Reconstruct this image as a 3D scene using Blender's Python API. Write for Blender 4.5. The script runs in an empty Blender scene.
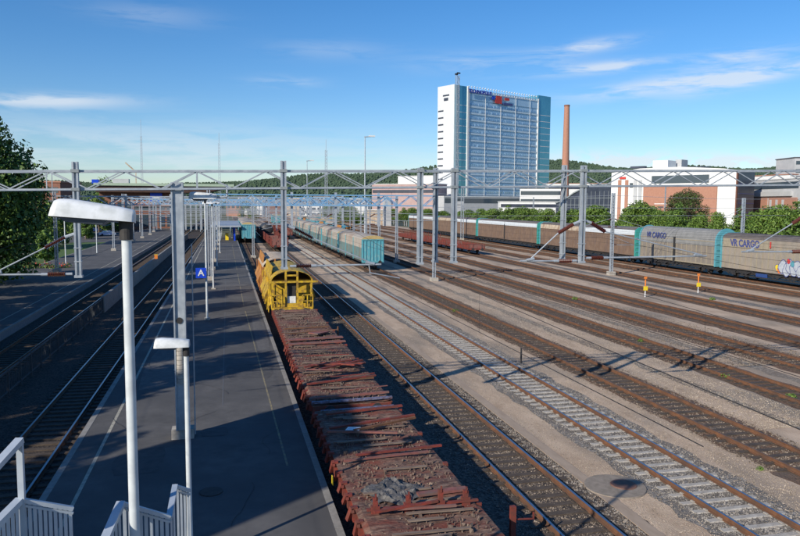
import bpy, math, random
from mathutils import Vector, Matrix
R = math.radians
sc = bpy.context.scene
C = sc.collection
random.seed(7)

# ------------------------------------------------------------------ camera
F, H = 720.0, 8.9
yaw, pitch, roll = math.atan(172/720), math.atan(63.5/720), 0.005
f0 = Vector((math.sin(yaw)*math.cos(pitch), math.cos(yaw)*math.cos(pitch), -math.sin(pitch)))
r0 = Vector((math.cos(yaw), -math.sin(yaw), 0)); u0 = r0.cross(f0)
rv = r0*math.cos(roll)+u0*math.sin(roll); uv = u0*math.cos(roll)-r0*math.sin(roll)
CAM = Vector((0, 0, H))
cd = bpy.data.cameras.new('camera'); cam = bpy.data.objects.new('camera', cd); C.objects.link(cam)
m = Matrix((rv, uv, -f0)).transposed().to_4x4(); m.translation = CAM
cam.matrix_world = m
cd.sensor_width = 36; cd.lens = 36*F/800; cd.clip_start = 0.1; cd.clip_end = 20000
sc.camera = cam
def ray(x, y): return f0*F+rv*(x-400)-uv*(y-268)
def onG(x, y, z=0):
    d = ray(x, y); p = CAM+d*((z-H)/d.z); return p
def atY(x, y, Y):
    d = ray(x, y); return CAM+d*(Y/d.y)
def atX(x, y, X):
    d = ray(x, y); return CAM+d*(X/d.x)
def atD(x, y, D):
    return CAM+ray(x, y)*(D/F)

# ------------------------------------------------------------------ light
AZ, EL = R(37), R(26.5)          # direction the shadows run (from +X towards +Y), sun elevation
tosun = Vector((-math.cos(AZ)*math.cos(EL), -math.sin(AZ)*math.cos(EL), math.sin(EL)))
sl = bpy.data.lights.new('sun', 'SUN'); so = bpy.data.objects.new('sun', sl); C.objects.link(so)
sl.energy = 5.0; sl.angle = R(0.53); sl.color = (1, 0.92, 0.80)
so.rotation_euler = tosun.to_track_quat('Z', 'Y').to_euler(); so.location = (0, 0, 60)
w = bpy.data.worlds.new('World'); sc.world = w; w.use_nodes = True
nt = w.node_tree; N = nt.nodes; L = nt.links
bg = N['Background']; bg.inputs[1].default_value = 0.118
sky = N.new('ShaderNodeTexSky'); sky.sky_type = 'NISHITA'; sky.sun_disc = False
sky.sun_elevation = EL; sky.sun_rotation = math.atan2(tosun.x, tosun.y) % (2*math.pi)
sky.air_density = 1.0; sky.dust_density = 0.3; sky.ozone_density = 2.0; sky.altitude = 100
def wm(op, a, b=None, c=None, clamp=False):
    n = N.new('ShaderNodeMath'); n.operation = op; n.use_clamp = clamp
    for i, v in enumerate((a, b, c)):
        if v is None: continue
        if isinstance(v, (int, float)): n.inputs[i].default_value = v
        else: L.new(v, n.inputs[i])
    return n.outputs[0]
tc = N.new('ShaderNodeTexCoord'); sp = N.new('ShaderNodeSeparateXYZ'); L.new(tc.outputs['Generated'], sp.inputs[0])
az = wm('ARCTAN2', sp.outputs[0], sp.outputs[1]); el = wm('ARCSINE', sp.outputs[2])
def sky_noise(su, sv, seed, det=6, dist=0.4):
    cb = N.new('ShaderNodeCombineXYZ'); L.new(wm('MULTIPLY', az, su), cb.inputs[0]); L.new(wm('MULTIPLY', el, sv), cb.inputs[1]); cb.inputs[2].default_value = seed
    n = N.new('ShaderNodeTexNoise'); n.inputs['Scale'].default_value = 1; n.inputs['Detail'].default_value = det; n.inputs['Distortion'].default_value = dist; n.inputs['Roughness'].default_value = 0.6
    L.new(cb.outputs[0], n.inputs[0]); return n.outputs[0]
def azel(x, y):
    d = ray(x, y).normalized(); return math.atan2(d.x, d.y), math.asin(d.z)
n1 = sky_noise(9, 60, 3.1); n2 = sky_noise(30, 60, 8.0, 8, 0.8)
total = None
#   px  py  half width, half height, amount, tilt, noise
for (x, y, a, b, k, tl, nn) in [(45, 101, 62, 5.5, .95, -.05, n1), (120, 145, 210, 20, .42, 0, n1), (590, 46, 34, 5, .8, -.08, n1), (608, 67, 46, 4.5, .95, -.06, n1), (670, 84, 75, 7, .9, -.1, n1),
                           (755, 76, 55, 7, .9, -.18, n1), (730, 58, 40, 6, .7, -.05, n1), (500, 63, 70, 9, .4, 0, n1), (285, 82, 30, 5, .3, 0, n1), (330, 50, 50, 8, .2, 0, n1),
                           (600, 163, 52, 9, 1.0, 0, n2), (735, 164, 60, 8, 1.0, 0, n2), (660, 170, 220, 10, .5, 0, n2), (300, 165, 330, 12, .22, 0, n1), (150, 15, 50, 9, .2, 0, n1)]:
    u, v = azel(x, y); sa, sb = a/F, b/F
    du = wm('SUBTRACT', az, u); dv = wm('ADD', wm('SUBTRACT', el, v), wm('MULTIPLY', du, tl))
    q = wm('ADD', wm('POWER', wm('DIVIDE', du, sa), 2), wm('POWER', wm('DIVIDE', dv, sb), 2))
    g = wm('MULTIPLY', wm('EXPONENT', wm('MULTIPLY', q, -0.9)), k)
    # noise gates the shape
    t = wm('MULTIPLY', g, wm('MULTIPLY_ADD', nn, 6.0, -2.3, clamp=True))
    total = t if total is None else wm('ADD', total, t)
total = wm('MINIMUM', wm('MULTIPLY', total, .8), 0.7)
mx = N.new('ShaderNodeMix'); mx.data_type = 'RGBA'; L.new(total, mx.inputs[0])
tn = N.new('ShaderNodeMix'); tn.data_type = 'RGBA'; tn.blend_type = 'MULTIPLY'; tn.inputs[0].default_value = 1; L.new(sky.outputs[0], tn.inputs[6]); tn.inputs[7].default_value = (.86, .95, 1.13, 1)
hs = N.new('ShaderNodeHueSaturation'); hs.inputs['Saturation'].default_value = 1.25; hs.inputs['Value'].default_value = 1.0; L.new(tn.outputs[2], hs.inputs['Color']); L.new(hs.outputs[0], mx.inputs[6]); mx.inputs[7].default_value = (6.6, 7.1, 7.7, 1)
L.new(mx.outputs[2], bg.inputs[0])
sc.view_settings.view_transform = 'Standard'; sc.view_settings.look = 'None'; sc.view_settings.exposure = 0.0; sc.view_settings.gamma = 1
sc.view_settings.use_curve_mapping = False

# ------------------------------------------------------------------ helpers
def tag(o, label=None, cat=None, group=None, kind=None):
    if label: o['label'] = label
    if cat: o['category'] = cat
    if group: o['group'] = group
    if kind: o['kind'] = kind
    return o
def empty(name, loc=(0, 0, 0), rz=0, label=None, cat=None, group=None):
    o = bpy.data.objects.new(name, None); C.objects.link(o); o.location = loc; o.rotation_euler = (0, 0, rz); o.empty_display_size = .3
    return tag(o, label, cat, group)
def copy_tree(o, loc=None, rz=None, label=None, group=None):
    def cp(s, par):
        c = s.copy(); C.objects.link(c)
        if par: c.parent = par
        for ch in s.children: cp(ch, c)
        return c
    c = cp(o, None)
    if loc is not None: c.location = loc
    if rz is not None: c.rotation_euler = (0, 0, rz)
    if label: c['label'] = label
    if group: c['group'] = group
    return c
class MB:
    def __init__(s): s.v = []; s.f = []; s.m = []; s.mi = 0
    def add(s, vs, fs):
        b = len(s.v); s.v += [tuple(p) for p in vs]
        for f in fs: s.f.append(tuple(b+i for i in f)); s.m.append(s.mi)
        return s
    def box(s, x0, x1, y0, y1, z0, z1):
        return s.add([(x0,y0,z0),(x1,y0,z0),(x1,y1,z0),(x0,y1,z0),(x0,y0,z1),(x1,y0,z1),(x1,y1,z1),(x0,y1,z1)],
                     [(0,3,2,1),(4,5,6,7),(0,1,5,4),(1,2,6,5),(2,3,7,6),(3,0,4,7)])
    def tube(s, p0, p1, ra, rb=None, n=8, cap=True):
        p0 = Vector(p0); p1 = Vector(p1); rb = ra if rb is None else rb
        d = (p1-p0)
        if d.length < 1e-6: return s
        d.normalize(); a = d.orthogonal().normalized(); b = d.cross(a)
        vs = []
        for p, r_ in ((p0, ra), (p1, rb)):
            for i in range(n):
                t = 2*math.pi*(i+.5)/n; vs.append(p+a*math.cos(t)*r_+b*math.sin(t)*r_)
        fs = [(i, (i+1) % n, n+(i+1) % n, n+i) for i in range(n)]
        if cap: fs += [tuple(range(n-1, -1, -1)), tuple(range(n, 2*n))]
        return s.add(vs, fs)
    def bar(s, p0, p1, w_, h_=None, up=(0, 0, 1)):
        h_ = w_ if h_ is None else h_
        p0 = Vector(p0); p1 = Vector(p1); d = (p1-p0).normalized(); up = Vector(up)
        if abs(d.dot(up)) > .99: up = Vector((0, 1, 0))
        a = d.cross(up).normalized()*w_/2; b = a.cross(d).normalized()*h_/2
        vs = [p0-a-b, p0+a-b, p0+a+b, p0-a+b, p1-a-b, p1+a-b, p1+a+b, p1-a+b]
        return s.add(vs, [(0,1,2,3),(7,6,5,4),(0,4,5,1),(1,5,6,2),(2,6,7,3),(3,7,4,0)])
    def prism(s, prof, y0, y1, mats=None):
        n = len(prof); vs = [(x, y0, z) for x, z in prof]+[(x, y1, z) for x, z in prof]
        for i in range(n):
            if mats: s.mi = mats[i]
            s_f = (i, n+i, n+(i+1) % n, (i+1) % n)
            if i == 0: s.add(vs, [s_f]); base = len(s.v)-2*n
            else: s.f.append(tuple(base+k for k in s_f)); s.m.append(s.mi)
        if mats: s.mi = mats[0]
        s.f.append(tuple(base+k for k in range(n))); s.m.append(s.mi)
        s.f.append(tuple(base+n+k for k in range(n-1, -1, -1))); s.m.append(s.mi)
        return s
    def build(s, name, mats, parent=None, smooth=False, **tg):
        me = bpy.data.meshes.new(name); me.from_pydata(s.v, [], s.f); me.update()
        if not isinstance(mats, (list, tuple)): mats = [mats]
        for mt in mats: me.materials.append(mt)
        if len(mats) > 1: me.polygons.foreach_set('material_index', s.m)
        if smooth:
            me.polygons.foreach_set('use_smooth', [True]*len(me.polygons))
            try: me.set_sharp_from_angle(angle=R(38))
            except Exception: pass
        o = bpy.data.objects.new(name, me); C.objects.link(o)
        if parent: o.parent = parent
        return tag(o, **tg)

def mat(name, col, col2=None, scale=3.0, rough=.8, metal=0., bump=0., bscale=None, stretch=None, det=5, mix_lo=.35, mix_hi=.65, col3=None, scale3=.4, spec=.4, vor=False, trans=0.):
    mt = bpy.data.materials.new(name); mt.use_nodes = True
    t = mt.node_tree; n = t.nodes; b = n['Principled BSDF']
    b.inputs['Roughness'].default_value = rough; b.inputs['Metallic'].default_value = metal
    b.inputs['Specular IOR Level'].default_value = spec
    b.inputs['Base Color'].default_value = (*col, 1)
    g = n.new('ShaderNodeTexCoord'); mp = n.new('ShaderNodeMapping'); t.links.new(g.outputs['Object'], mp.inputs[0])
    if stretch: mp.inputs['Scale'].default_value = stretch
    if col2:
        if vor:
            ns = n.new('ShaderNodeTexVoronoi'); ns.inputs['Scale'].default_value = scale; src = n.new('ShaderNodeSeparateColor'); t.links.new(ns.outputs['Color'], src.inputs[0]); fac = src.outputs[0]
        else:
            ns = n.new('ShaderNodeTexNoise'); ns.inputs['Scale'].default_value = scale; ns.inputs['Detail'].default_value = det; ns.inputs['Roughness'].default_value = .65; fac = ns.outputs[0]
        t.links.new(mp.outputs[0], ns.inputs[0])
        cr = n.new('ShaderNodeValToRGB'); t.links.new(fac, cr.inputs[0])
        cr.color_ramp.elements[0].position = mix_lo; cr.color_ramp.elements[0].color = (*col, 1)
        cr.color_ramp.elements[1].position = mix_hi; cr.color_ramp.elements[1].color = (*col2, 1)
        out = cr.outputs[0]
        if col3:
            n3 = n.new('ShaderNodeTexNoise'); n3.inputs['Scale'].default_value = scale3; n3.inputs['Detail'].default_value = 4; t.links.new(mp.outputs[0], n3.inputs[0])
            r3 = n.new('ShaderNodeMapRange'); r3.inputs[1].default_value = .45; r3.inputs[2].default_value = .7; t.links.new(n3.outputs[0], r3.inputs[0])
            m3 = n.new('ShaderNodeMix'); m3.data_type = 'RGBA'; t.links.new(r3.outputs[0], m3.inputs[0]); t.links.new(out, m3.inputs[6]); m3.inputs[7].default_value = (*col3, 1); out = m3.outputs[2]
        t.links.new(out, b.inputs['Base Color'])
    if bump:
        bn = n.new('ShaderNodeTexVoronoi' if vor else 'ShaderNodeTexNoise'); bn.inputs['Scale'].default_value = bscale or scale
        t.links.new(mp.outputs[0], bn.inputs[0]); bp = n.new('ShaderNodeBump'); bp.inputs['Strength'].default_value = bump; bp.inputs['Distance'].default_value = .03
        t.links.new(bn.outputs[0], bp.inputs['Height']); t.links.new(bp.outputs[0], b.inputs['Normal'])
    return mt

M = {}
M['sand'] = mat('sand', (.41,.295,.20), (.58,.44,.315), 1.1, .95, bump=.9, bscale=26, col3=(.27,.22,.17), scale3=.35, det=10, stretch=(1, .35, 1))
M['ballast_rust'] = mat('ballast_rust', (.075,.045,.027), (.23,.135,.08), 14, .95, bump=.9, bscale=16, vor=True, mix_lo=.1, mix_hi=.95, col3=(.13,.10,.08), scale3=.6, stretch=(1, .7, 1))
M['ballast_grey'] = mat('ballast_grey', (.09,.078,.065), (.33,.30,.26), 13, .95, bump=1., bscale=13, vor=True, mix_lo=.05, mix_hi=.95, col3=(.17,.145,.12), scale3=.9)
M['ballast_dark'] = mat('ballast_dark', (.04,.032,.027), (.17,.13,.10), 14, .95, bump=.9, bscale=14, vor=True, mix_lo=.1, mix_hi=.95)
M['ballast_shaded'] = mat('ballast_shaded', (.022,.018,.016), (.085,.065,.052), 14, .95, bump=.9, bscale=14, vor=True, mix_lo=.1, mix_hi=.95)  # ballast colour darkened to deepen the shade over the left tracks
M['gravel'] = mat('gravel', (.16,.13,.10), (.34,.29,.23), 9, .95, bump=.8, bscale=14, vor=True, mix_lo=.1, mix_hi=.95, col3=(.2,.15,.11), scale3=.3)
M['oldasphalt'] = mat('oldasphalt', (.082,.08,.079), (.128,.124,.121), .9, .92, bump=.35, bscale=70, det=14, col3=(.08,.079,.08), scale3=.3)
M['kerb'] = mat('kerb', (.23,.22,.20), (.31,.295,.27), 4, .85, bump=.2, bscale=30)
M['cladding'] = mat('cladding', (.20,.20,.205), (.27,.27,.27), 5, .85)
M['wornyellow'] = mat('wornyellow', (.33,.27,.13), (.15,.14,.12), 5, .8, mix_lo=.35, mix_hi=.6)
M['wornwhite'] = mat('wornwhite', (.45,.42,.33), (.24,.23,.2), 5, .8, mix_lo=.4, mix_hi=.7)
M['rust'] = mat('rust', (.13,.06,.032), (.21,.10,.05), 6, .9, bump=.2, bscale=30, col3=(.09,.055,.04), scale3=1.5)
M['railtop'] = mat('railtop', (.30,.31,.34), None, rough=.28, metal=.9)
M['railtop_rusty'] = mat('railtop_rusty', (.20,.11,.065), (.13,.085,.06), 5, rough=.6, metal=.2)
M['concrete'] = mat('concrete', (.33,.30,.26), (.47,.435,.375), 6, .85, bump=.15, bscale=40)
M['wood_sleeper'] = mat('wood_sleeper', (.055,.04,.03), (.11,.085,.065), 12, .9, bump=.5, bscale=30, stretch=(.3, 2, 1))
M['galv'] = mat('galv', (.36,.40,.44), (.47,.51,.54), 5, .5, metal=.3, bump=.03, bscale=30, col3=(.30,.34,.38), scale3=2)
M['galv_far'] = mat('galv_far', (.37,.41,.45), (.48,.51,.54), 2, .5, metal=.35)
M['bluesteel'] = mat('bluesteel', (.16,.36,.58), (.24,.44,.64), 2, .5, metal=.2)
M['insul'] = mat('insul', (.07,.02,.016), (.12,.035,.025), 9, .25)
M['dark'] = mat('dark', (.02,.02,.022), (.045,.042,.04), 5, .7)
M['white'] = mat('white', (.80,.82,.82), (.68,.70,.69), 4, .35, col3=(.55,.57,.55), scale3=6)
M['bluewhite'] = mat('bluewhite', (.60,.66,.72), (.68,.73,.78), 3, .45)
M['paintpole'] = mat('paintpole', (.66,.70,.70), (.58,.62,.63), 4, .4, col3=(.5,.53,.54), scale3=2)
M['glass'] = mat('glass', (.05,.07,.09), None, rough=.12, spec=.8)
M['leaf'] = mat('leaf', (.075,.14,.018), (.115,.20,.03), .8, .6)
M['leaf2'] = mat('leaf2', (.05,.10,.016), (.07,.13,.022), .8, .6)
M['leaf3'] = mat('leaf3', (.13,.21,.03), (.17,.25,.045), .8, .6)
M['leafd'] = mat('leafd', (.05,.105,.016), (.075,.14,.022), .8, .6)
M['leafd2'] = mat('leafd2', (.08,.15,.02), (.10,.18,.03), .8, .6)
M['leaf_red'] = mat('leaf_red', (.05,.05,.022), (.085,.07,.03), .8, .65)
M['bark'] = mat('bark', (.09,.07,.055), (.15,.12,.10), 6, .9, bump=.4, bscale=12, stretch=(2, 2, .4))
M['grass'] = mat('grass', (.06,.11,.025), (.10,.16,.04), 2.5, .9, bump=.5, bscale=30)
M['scrub'] = mat('scrub', (.09,.11,.05), (.16,.15,.10), 1, .95, bump=.5, bscale=10)
M['hill'] = mat('hill', (.05,.085,.05), (.07,.11,.06), .01, .95)
M['forest'] = mat('forest', (.05,.085,.05), (.075,.115,.065), .02, .9)
M['brick'] = mat('brick', (.38,.185,.125), (.43,.22,.15), 1.5, .85, det=10)
M['brick2'] = mat('brick2', (.20,.09,.06), (.26,.12,.08), 1.5, .85, det=10)
M['plaster'] = mat('plaster', (.72,.72,.69), (.80,.80,.77), .3, .7)
M['plaster_grey'] = mat('plaster_grey', (.42,.43,.43), (.5,.5,.5), .3, .7)
M['roofdark'] = mat('roofdark', (.07,.07,.075), (.11,.11,.11), .5, .8)
M['darkpanel'] = mat('darkpanel', (.035,.042,.06), (.055,.065,.09), .3, .4)
M['deckdirt'] = mat('deckdirt', (.08,.035,.027), (.30,.20,.145), 6.5, .95, bump=1., bscale=14, col3=(.17,.045,.03), scale3=1.6, det=12, mix_lo=.38, mix_hi=.7, stretch=(.6, 1.5, 1))
M['redoxide'] = mat('redoxide', (.25,.045,.03), (.12,.035,.027), 5, .7, bump=.15, bscale=20, col3=(.14,.05,.035), scale3=2.5)
M['palered'] = mat('palered', (.27,.10,.085), (.17,.07,.055), 4, .75, col3=(.17,.12,.1), scale3=2)
M['bluepaint'] = mat('bluepaint', (.09,.05,.05), (.20,.22,.34), 9, .6)
M['yellow'] = mat('yellow', (.68,.45,.02), (.44,.27,.03), 5, .6, col3=(.19,.11,.04), scale3=3.2, bump=.15, bscale=20)
M['yellow_rust'] = mat('yellow_rust', (.55,.27,.05), (.42,.17,.05), 3, .65, col3=(.25,.09,.04), scale3=1.5)
M['cream'] = mat('cream', (.48,.38,.27), (.58,.50,.38), 2, .7, col3=(.33,.22,.15), scale3=1.2)
M['turq'] = mat('turq', (.08,.30,.36), (.12,.36,.41), 2, .55, col3=(.10,.30,.35), scale3=1.6)
M['turq_streak'] = mat('turq_streak', (.09,.34,.41), (.42,.46,.38), 3, .6, stretch=(2.5, 2.5, .5), mix_lo=.5, mix_hi=.75)
M['wagon_grey'] = mat('wagon_grey', (.12,.20,.20), (.18,.26,.25), 1.6, .75, col3=(.2,.18,.14), scale3=1)
M['wagon_roof'] = mat('wagon_roof', (.36,.32,.27), (.45,.41,.35), 1.2, .75, col3=(.34,.25,.19), scale3=.5)
M['roof_ochre'] = mat('roof_ochre', (.42,.31,.12), (.50,.38,.18), 3, .8)
M['brown'] = mat('brown', (.17,.11,.075), (.22,.15,.105), 1.5, .7, col3=(.16,.11,.085), scale3=1)
M['brown_roof'] = mat('brown_roof', (.11,.095,.085), (.16,.14,.13), 1, .75)
M['beige_side'] = mat('beige_side', (.25,.22,.175), (.32,.28,.23), 1.5, .7, col3=(.33,.27,.21), scale3=1)
M['taupe_side'] = mat('taupe_side', (.20,.175,.145), (.26,.225,.185), 1.5, .7)
M['grey_tarp'] = mat('grey_tarp', (.21,.21,.20), (.28,.275,.26), 1.2, .6)
M['ribcream'] = mat('ribcream', (.36,.31,.22), (.29,.25,.18), 3, .6)
M['stripe'] = mat('stripe', (.66,.70,.72), (.58,.62,.64), 2, .5)
M['signblue'] = mat('signblue', (.01,.06,.55), None, rough=.4)
M['logoblue'] = mat('logoblue', (.06,.075,.22), None, rough=.5)
M['red'] = mat('red', (.55,.05,.04), None, rough=.5)
M['orange'] = mat('orange', (.75,.22,.04), None, rough=.5)
M['signyellow'] = mat('signyellow', (.80,.60,.03), None, rough=.5)
M['blacktank'] = mat('blacktank', (.03,.03,.035), (.05,.05,.05), 2, .5)
M['fencedark'] = mat('fencedark', (.05,.055,.06), (.075,.08,.085), 3, .6)  # dark fence colour, taken darker still to stand in for shade
M['fencegrey'] = mat('fencegrey', (.22,.25,.26), (.28,.31,.31), 3, .6)
M['tealpost'] = mat('tealpost', (.05,.32,.28), None, rough=.5)
M['carwhite'] = mat('carwhite', (.6,.65,.7), None, rough=.25)
M['carblue'] = mat('carblue', (.03,.07,.22), None, rough=.25)
M['cardark'] = mat('cardark', (.04,.045,.05), None, rough=.25)
M['carred'] = mat('carred', (.3,.03,.03), None, rough=.25)
M['graffiti'] = mat('graffiti', (.36,.40,.45), (.52,.54,.57), 4, .5)
M['greenroof'] = mat('greenroof', (.32,.42,.30), (.38,.46,.35), 1, .6)
M['brownfascia'] = mat('brownfascia', (.075,.045,.035), (.10,.06,.045), .6, .7)
M['stairsheet'] = mat('stairsheet', (.42,.48,.54), (.52,.57,.62), 3, .5, metal=.2)
M['rubble'] = mat('rubble', (.08,.055,.045), (.24,.18,.14), 3, .95, bump=.6, bscale=12)
M['tg1'] = mat('tower_glass', (.22,.36,.52), (.34,.48,.62), .12, .12, spec=.9, metal=.35)
M['tg2'] = mat('tower_glass_teal', (.07,.27,.36), (.10,.33,.42), .12, .1, spec=.9, metal=.4)
M['tgrey'] = mat('tower_panel', (.36,.52,.67), (.42,.59,.73), .2, .3, metal=.2)
M['tspan'] = mat('tower_spandrel', (.50,.62,.71), (.55,.67,.75), .2, .3)
M['palepink'] = mat('palepink', (.40,.27,.25), (.46,.33,.30), .3, .8)

def text_mesh(txt, name, size, mt, parent, loc, rot, ext=.01, bold=0., shear=0., **tg):
    cu = bpy.data.curves.new(name, 'FONT'); cu.body = txt; cu.size = size; cu.extrude = ext; cu.offset = bold; cu.shear = shear
    cu.align_x = 'CENTER'; cu.align_y = 'CENTER'
    tmp = bpy.data.objects.new(name+'_src', cu); C.objects.link(tmp)
    dg = bpy.context.evaluated_depsgraph_get(); me = bpy.data.meshes.new_from_object(tmp.evaluated_get(dg))
    bpy.data.objects.remove(tmp); me.name = name; me.materials.clear(); me.materials.append(mt)
    o = bpy.data.objects.new(name, me); C.objects.link(o); o.location = loc; o.rotation_euler = rot
    if parent: o.parent = parent
    return tag(o, **tg)

# ------------------------------------------------------------------ ground
def sheet(name, x0, x1, y0, y1, z, mt, ny=1, jitter=0, kind='structure'):
    b = MB(); pts = []
    for i in range(ny+1):
        y = y0+(y1-y0)*i/ny
        a = random.uniform(-jitter, jitter); c = random.uniform(-jitter, jitter)
        pts.append((x0+a, y, z)); pts.append((x1+c, y, z))
    b.add(pts, [(2*i, 2*i+1, 2*i+3, 2*i+2) for i in range(ny)])
    o = b.build(name, mt); o['kind'] = kind; return o
sheet('ground', -6000, 6000, -3000, 9000, -.03, M['scrub'])
sheet('yard_ground', 2.6, 68, -20, 900, 0, M['sand'])
sheet('wagon_shade_ballast', 2.66, 10.9, 6, 64, .003, M['ballast_dark'], 60, .0)  # ballast laid wide and dark to deepen the flat wagons' shadow
sheet('track_bed_ground', -14.3, -5, -20, 500, 0, M['ballast_shaded'])
sheet('road', 92, 108, -20, 700, -.02, M['oldasphalt'])
BY0, BY1 = 4, 480
def bed(xc, hw, mt, y0=BY0, y1=BY1, z=.006):
    n = 260; b = MB(); pts = []
    for i in range(n+1):
        y = y0+(y1-y0)*(i/n)**1.7
        pts += [(xc-hw+random.gauss(0, .09), y, z), (xc+hw+random.gauss(0, .09), y, z)]
    b.add(pts, [(2*i, 2*i+1, 2*i+3, 2*i+2) for i in range(n)])
    o = b.build('ballast_bed', mt); o['kind'] = 'structure'
bed(4.5, 1.75, M['ballast_dark']); bed(9.3, 1.9, M['ballast_dark']); 
bed(14.35, 1.75, M['ballast_grey'])
for x in (19.1, 25.8, 31.2, 36.5, 42.8, 49.5, 56): bed(x, 1.55+random.uniform(-.1, .25), M['ballast_rust'])
bed(60.8, 1.9, M['ballast_rust']); bed(22.4, .35, M['gravel'], z=.004); bed(28.4, .4, M['gravel'], z=.004); bed(46.2, .6, M['ballast_grey'], z=.004)
# a flat concrete cable duct strip beside the grey track
o = MB().box(10.95, 11.35, 8, 300, 0, .03).build('cable_duct', mat('duct', (.33,.25,.18), (.40,.31,.23), 3, .9, stretch=(1, .3, 1))); tag(o, 'long flat concrete cable duct lid between the first two tracks', 'cable duct')

# ------------------------------------------------------------------ tracks
def rail_mesh(y0, y1, top):
    b = MB()
    prof = [(-.07,.035),(.07,.035),(.07,.055),(.012,.07),(.012,.15),(.036,.165),(.036,.195),(-.036,.195),(-.036,.165),(-.012,.15),(-.012,.07),(-.07,.055)]
    mats = [0]*12; mats[6] = 1
    b.prism(prof, y0, y1, mats); return b
SLP = {}
def sleeper(mt, conc):
    key = (mt.name,)
    if key not in SLP:
        b = MB()
        if conc:
            prof = [(-.14, -.02), (-.09, .036), (.09, .036), (.14, -.02)]
            vs = [(x, y, z) for x in (-1.28, 1.28) for y, z in prof]
            b.add(vs, [(0,4,5,1),(1,5,6,2),(2,6,7,3),(0,1,2,3),(7,6,5,4)])
        else: b.box(-1.25, 1.25, -.12, .12, -.02, .045)
        for s in (-.762, .762):      # fastenings at the rail foot
            b.box(s-.15, s-.09, -.07, .07, .045, .075); b.box(s+.09, s+.15, -.07, .07, .045, .075)
        me = bpy.data.meshes.new('sleeper'); me.from_pydata(b.v, [], b.f); me.materials.append(mt); SLP[key] = (me, b)
    return SLP[key]
def track(xc, label, top='railtop_rusty', slp='wood_sleeper', conc=False, indiv=False, y0=4, y1=480, start=8):
    t = empty('railway_track', (xc, 0, 0), 0, label, 'railway track', 'parallel tracks of the railway yard')
    for s in (-.762-.036, .762+.036):
        o = rail_mesh(y0, y1, top).build('rail', [M['rust'], M[top]], t); o.location.x = s
    me, bb = sleeper(M[slp], conc)
    y = start; k = 0
    if indiv:
        while k < 100:
            o = bpy.data.objects.new('sleeper', me); C.objects.link(o); o.parent = t; o.location = (random.gauss(0, .02), y, random.gauss(0, .004)); o.rotation_euler.z = random.gauss(0, .006)
            y += .61; k += 1
    b = MB()
    while y < 330:
        b.add([(p[0], p[1]+y, p[2]) for p in bb.v], bb.f); y += .61
    b.build('far_sleepers' if indiv else 'sleepers', M[slp], t)['kind'] = 'stuff'
    return t
track(-6.85, 'shaded railway track directly left of the island platform', 'railtop', indiv=True, start=13)
track(-12.3, 'shaded railway track between the low fence and the left platform', 'railtop')
track(4.5, 'railway track under the red flat wagons and yellow hopper wagons')
track(9.3, 'railway track with dark wooden sleepers, first to the right of the flat wagons', 'railtop', indiv=True, start=13)
track(14.35, 'railway track on pale concrete sleepers and grey ballast', 'railtop', 'concrete', True, indiv=True, start=11)
track(19.1, 'rusty track under the turquoise-ended wagons, next beyond the concrete-sleepered track', indiv=True, start=20)
for x, l in ((25.8, 'rusty track just beyond the widest strip of sand'), (31.2, 'rusty track nearer than the marker posts, second after the wide sand strip'),
             (36.5, 'rusty track passing just before the yellow and orange marker posts'), (42.8, 'rusty track carrying the low red open wagons'),
             (49.5, 'rusty track passing behind the marker posts, second before the long brown train'), (56, 'rusty track directly before the long brown train'),
             (60.8, 'railway track underneath the long brown train')):
    track(x, l)

# ------------------------------------------------------------------ platforms
def platform(name, xs, y0, y1, z, mt, edge_left=True, edge_right=True):
    (xl0, xr0), (xl1, xr1) = xs
    b = MB()
    b.mi = 0
    b.add([(xl0,y0,z),(xr0,y0,z),(xr1,y1,z),(xl1,y1,z)], [(0,1,2,3)])
    b.mi = 1
    b.add([(xl0,y0,0),(xl0,y0,z-.12),(xl1,y1,z-.12),(xl1,y1,0)], [(0,3,2,1)])
    b.add([(xr0,y0,0),(xr0,y0,z-.12),(xr1,y1,z-.12),(xr1,y1,0)], [(0,1,2,3)])
    b.add([(xl0,y0,0),(xr0,y0,0),(xr0,y0,z),(xl0,y0,z)], [(0,1,2,3)])
    o = b.build(name, [mt, M['cladding']]); o['kind'] = 'structure'
    k = MB()
    n = 60
    for (a0, a1, s) in ((xl0, xl1, -1), (xr0, xr1, 1)):
        for i in range(n):
            t0 = (i/n)**1.6; t1 = ((i+1)/n)**1.6
            ya = y0+(y1-y0)*t0+.012; yb = y0+(y1-y0)*t1-.012
            xa = a0+(a1-a0)*t0; xb = a0+(a1-a0)*t1
            k.bar((xa-s*.04, ya, z-.052), (xb-s*.04, yb, z-.052), .2, .12)
    o = k.build(name+'_kerb', M['kerb']); o['kind'] = 'structure'
platform('island_platform', ((-5.2, 2.72), (-5.6, 1.9)), 12, 190, .6, M['oldasphalt'])
platform('left_platform', ((-24, -14.25), (-26, -14.9)), 10, 260, .6, M['oldasphalt'])
def line(name, pts, w_, z, mt):
    b = MB()
    for (x0, y0), (x1, y1) in zip(pts, pts[1:]): b.add([(x0-w_/2,y0,z),(x0+w_/2,y0,z),(x1+w_/2,y1,z),(x1-w_/2,y1,z)], [(0,1,2,3)])
    o = b.build(name, mt); o['kind'] = 'structure'
line('platform_line', [(1.72, 22.5), (1.15, 60), (.75, 150)], .07, .605, M['wornyellow'])
line('platform_line', [(-4.25, 12.5), (-4.5, 60), (-4.9, 150)], .11, .605, M['wornwhite'])
line('platform_line', [(-15.6, 30), (-16.3, 200)], .1, .605, M['wornwhite'])
sheet('platform_joint', -.36, -.30, 30, 150, .604, mat('joint', (.115,.115,.118)))
# grassy ground left of the left platform, street with cars
sheet('lawn', -34, -24.2, 90, 175, .01, M['grass']); sheet('street', -60, -26, 175, 330, .012, M['oldasphalt'])

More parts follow.
